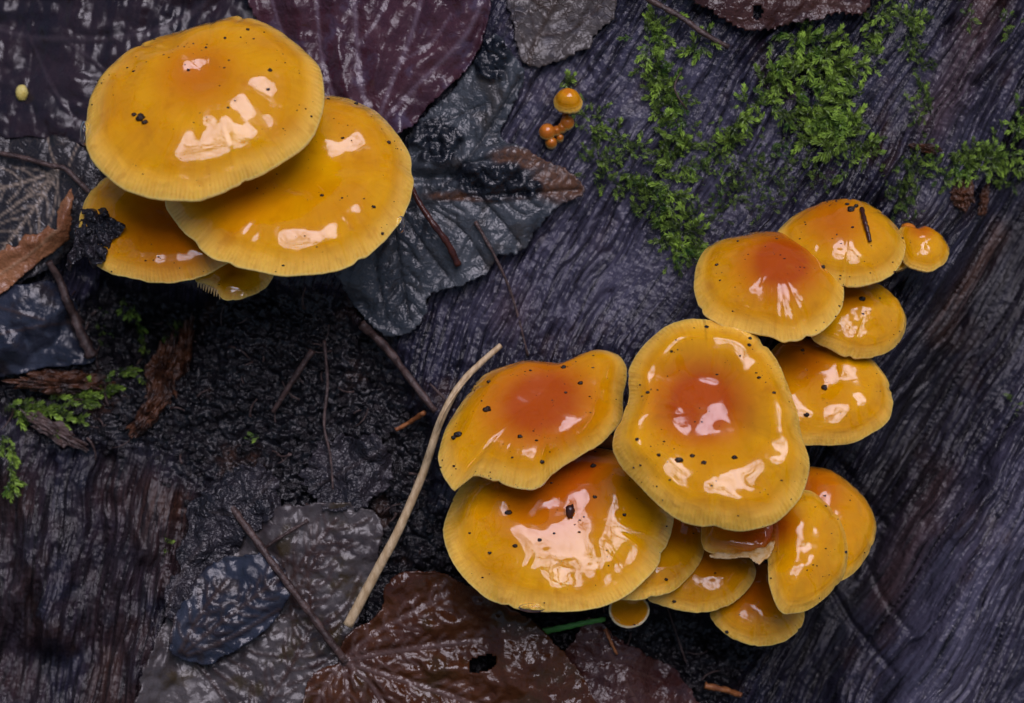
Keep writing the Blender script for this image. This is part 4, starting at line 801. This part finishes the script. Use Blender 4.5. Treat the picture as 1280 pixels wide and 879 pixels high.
# ------------------------------------------------------------------ moss
def moss(label, strokes, seed, Lr=(15, 30), flow=None, bright=1.3):
    r_ = np.random.RandomState(seed); VV = []; FFa = []; SH = []; n = 0
    for pl, width, cnt, br in strokes:
        C = catmull(pl, 10, False); seg = np.hypot(*np.diff(C[:, :2], axis=0).T); cum = np.concatenate([[0], np.cumsum(seg)])
        cnt = int(cnt * 1.9); TT = r_.rand(cnt) * cum[-1]
        BU = np.interp(TT, cum, C[:, 0]) + r_.randn(cnt) * width * 0.46; BV = np.interp(TT, cum, C[:, 1]) + r_.randn(cnt) * width * 0.46; BH = hs(BU, BV)
        for k in range(cnt):
            bu, bv = BU[k], BV[k]
            L = r_.uniform(Lr[0] * 0.6, Lr[1]) * (0.7 + 0.4 * br); a = r_.uniform(0, 2 * math.pi) if flow is None else flow + r_.randn() * 0.6
            lean = r_.uniform(0.15, 0.6); b0 = np.array([bu, bv, BH[k] - 1 + 3 * r_.rand()])
            d = np.array([math.cos(a), math.sin(a), 0]); m = int(L / 2.0)
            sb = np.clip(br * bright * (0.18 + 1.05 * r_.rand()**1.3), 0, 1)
            stem = []
            for i in range(m + 1):
                s = i / m; P = b0 + d * L * s * (0.8) + np.array([0, 0, 1]) * L * lean * math.sin(s * 2.2) ; stem.append(P)
            for i in range(1, m + 1):
                s = i / m; T_ = stem[i] - stem[i - 1]; T_ = T_ / np.linalg.norm(T_)
                sd = np.cross(T_, (0, 0, 1.0)); sd /= np.linalg.norm(sd) + 1e-9; up = np.cross(sd, T_)
                ll = (3.8 + 4.4 * math.sin(math.pi * min(1, s * 0.85 + 0.12))) * (L / 26)**0.6
                for q in (0, 1):
                    ph = i * 2.4 + q * math.pi + r_.randn() * 0.3
                    rd = sd * math.cos(ph) + up * math.sin(ph) * 0.7
                    dr = T_ * (0.75 + 0.5 * s) + rd * (1.0 - 0.35 * s); dr /= np.linalg.norm(dr)
                    sw_ = np.cross(dr, up + 0.3 * rd); sw_ /= np.linalg.norm(sw_) + 1e-9; B = stem[i]; wdt = ll * 0.135
                    VV += [B, B + dr * ll * 0.4 + sw_ * wdt, B + dr * ll + up * 0.6, B + dr * ll * 0.4 - sw_ * wdt, B + dr * ll * 0.42 - up * wdt * 0.6]
                    FFa += [(n, n + 1, n + 4), (n + 1, n + 2, n + 4), (n + 2, n + 3, n + 4), (n + 3, n, n + 4)]; n += 5
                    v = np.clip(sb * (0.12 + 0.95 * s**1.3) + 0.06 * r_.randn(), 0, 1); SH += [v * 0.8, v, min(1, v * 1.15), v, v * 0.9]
    V = np.array(VV); base = V[0]
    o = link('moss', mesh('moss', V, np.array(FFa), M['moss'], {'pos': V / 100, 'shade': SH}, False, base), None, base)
    return tag(o, label, 'moss', kind='stuff')
moss('column of bright green moss below the brown twig', [([(824, 15), (818, 70), (828, 120), (838, 180)], 20, 70, 0.9), ([(838, 180), (835, 240), (858, 290), (852, 325)], 22, 60, 0.7), ([(880, 55), (872, 60)], 8, 6, 0.9), ([(790, 230), (830, 270), (860, 310)], 30, 50, 0.4), ([(820, 100), (850, 130), (860, 200)], 18, 30, 0.5)], 3)
moss('feathery green moss patch beside the newborn mushrooms', [([(706, 98), (714, 110)], 3, 5, 1.0), ([(728, 140), (760, 165), (800, 190)], 20, 40, 0.65), ([(740, 190), (780, 225), (830, 255)], 26, 75, 0.4)], 5, (12, 24))
moss('thickest bright moss cushion under the saw-edged leaf', [([(990, 55), (1035, 70), (1050, 100), (1035, 140), (1050, 180)], 32, 130, 1.0), ([(980, 90), (1000, 130), (1030, 170), (1080, 180)], 30, 70, 0.6), ([(905, 185), (930, 145), (960, 110), (985, 85)], 16, 40, 0.8), ([(1060, 160), (1085, 185), (1088, 200)], 10, 14, 0.9)], 7, (16, 32))
moss('moss strip climbing bare wood past the saw-edged leaf', [([(1085, 5), (1120, 15), (1150, 25)], 12, 30, 0.85), ([(1098, 30), (1095, 60), (1085, 80)], 10, 20, 0.9), ([(1150, 20), (1140, 45), (1152, 90), (1160, 160)], 14, 45, 0.5)], 9, (12, 24))
moss('dark damp moss film above the orange-disc cap', [([(880, 190), (930, 215), (985, 220), (1040, 205)], 30, 130, 0.3), ([(870, 300), (890, 260), (930, 240), (980, 240)], 28, 90, 0.26), ([(960, 180), (1010, 190)], 25, 40, 0.35), ([(870, 170), (900, 200), (890, 240)], 22, 40, 0.5), ([(1050, 200), (1090, 190), (1110, 230)], 8, 10, 0.6)], 11, (9, 18))
moss('dark moss tuft just above the needle cap', [([(1155, 195), (1130, 235), (1140, 265)], 22, 70, 0.33), ([(1165, 190), (1185, 225)], 8, 14, 0.9)], 13, (11, 22))
moss('side moss tuft around the brown wood flakes', [([(1200, 205), (1235, 200), (1270, 195), (1290, 200)], 17, 70, 0.85), ([(1215, 185), (1250, 180), (1276, 160), (1282, 130)], 12, 36, 0.8), ([(1270, 215), (1290, 225)], 8, 8, 0.6)], 15, (12, 26))
moss('sparse moss sprigs on the grain beside the saw-edged leaf', [([(1250, 15), (1275, 30), (1260, 45)], 9, 14, 0.4), ([(1205, 0), (1215, 25)], 3, 6, 0.6)], 17, (10, 20))
moss('pale leafy moss strand creeping over the rotten slab', [([(-10, 515), (40, 505), (90, 497), (128, 478), (142, 462)], 6, 24, 1.0), ([(0, 520), (50, 522), (85, 528)], 8, 14, 1.0)], 19, (20, 34), 0.25, 1.15)
moss('pale moss tuft hanging beside the dark trunk ridge', [([(-5, 545), (4, 575), (4, 615)], 6, 14, 1.0)], 21, (16, 26), 1.3, 1.15)
moss('slender moss strand hanging below the four amber caps', [([(142, 372), (158, 405), (166, 440), (172, 478)], 5, 22, 0.85), ([(205, 395), (200, 420), (215, 440)], 9, 14, 0.35), ([(112, 385), (118, 430)], 8, 10, 0.25)], 23, (12, 20), 1.4)
moss('tiny lone moss sprigs on dark wood and soil', [([(204, 672), (207, 690)], 2, 4, 0.7), ([(310, 550), (322, 544)], 2, 4, 0.7), ([(1278, 490), (1279, 520)], 4, 6, 0.4)], 25, (9, 15))

# ------------------------------------------------------------------ bare forest trees that stand round the trunk and mirror in the wet caps
def tree_parts(seed):
    r_ = np.random.RandomState(seed); tr = Geo(); br = Geo(); twn = []
    def limb(P, d, L, r, depth, ge):
        pts = [P]; d = d / np.linalg.norm(d); q = P
        for i in range(4):
            d = d + r_.randn(3) * 0.13 + np.array([0, 0, 0.04]); d /= np.linalg.norm(d); q = q + d * L / 4; pts.append(q)
        ge.add(*tube(pts, np.linspace(r, r * 0.55, 5), 8 if depth == 0 else (6 if depth < 3 else 4), False))
        if depth < 5:
            for k in range(4 if depth < 2 else 3):
                f = r_.uniform(0.35, 1.0) if depth else r_.uniform(0.45, 1.0); i = min(3, int(f * 4)); B = pts[i] + (pts[i + 1] - pts[i]) * (f * 4 - i)
                nd = d + r_.randn(3) * 0.75; nd[2] = abs(nd[2]) * 0.6 + 0.1
                limb(B, nd, L * r_.uniform(0.55, 0.75), r * 0.5, depth + 1, br)
    limb(np.array([0, 0, 0.0]), np.array([0.03, 0.02, 1.0]), 5.0, 0.14, 0, tr)
    return tr, br
def world_mesh(name, ge, mat):
    me = bpy.data.meshes.new(name); V = np.concatenate(ge.V); me.from_pydata([tuple(x) for x in V], [], ge.F); me.materials.append(mat)
    at = me.attributes.new('pos', 'FLOAT_VECTOR', 'POINT'); at.data.foreach_set('vector', (V * 3).astype(np.float32).ravel())
    me.polygons.foreach_set('use_smooth', np.ones(len(me.polygons), bool)); return me
tr, br = tree_parts(4); mt, mb = world_mesh('trunk', tr, M['bark']), world_mesh('branches', br, M['bark'])
for x, y, rz, s, lb in [(1.35, -1.1, 0.4, 0.9, 'bare forest tree whose boughs mirror in the wet caps'), (-1.5, -1.0, 2.1, 0.95, 'second bare forest tree spreading its boughs over the caps'), (0.3, -2.3, 4.0, 1.1, 'tall bare forest tree farthest from the trunk'), (-3.5, 4.0, 1.2, 1.2, 'bare forest tree beyond the raised end of the trunk'), (3.6, 3.4, 3.1, 1.1, 'bare forest tree beside the raised end of the trunk')]:
    o = bpy.data.objects.new('bare_tree', None); col.objects.link(o); o.location = (x, y, ZF - 0.1); o.rotation_euler = (0, 0, rz); o.scale = (s, s, s)
    tag(o, lb, 'tree', 'bare forest trees around the trunk'); link('trunk', mt, o); link('branches', mb, o)
for o in bpy.data.objects:
    if '_b' in o: del o['_b']
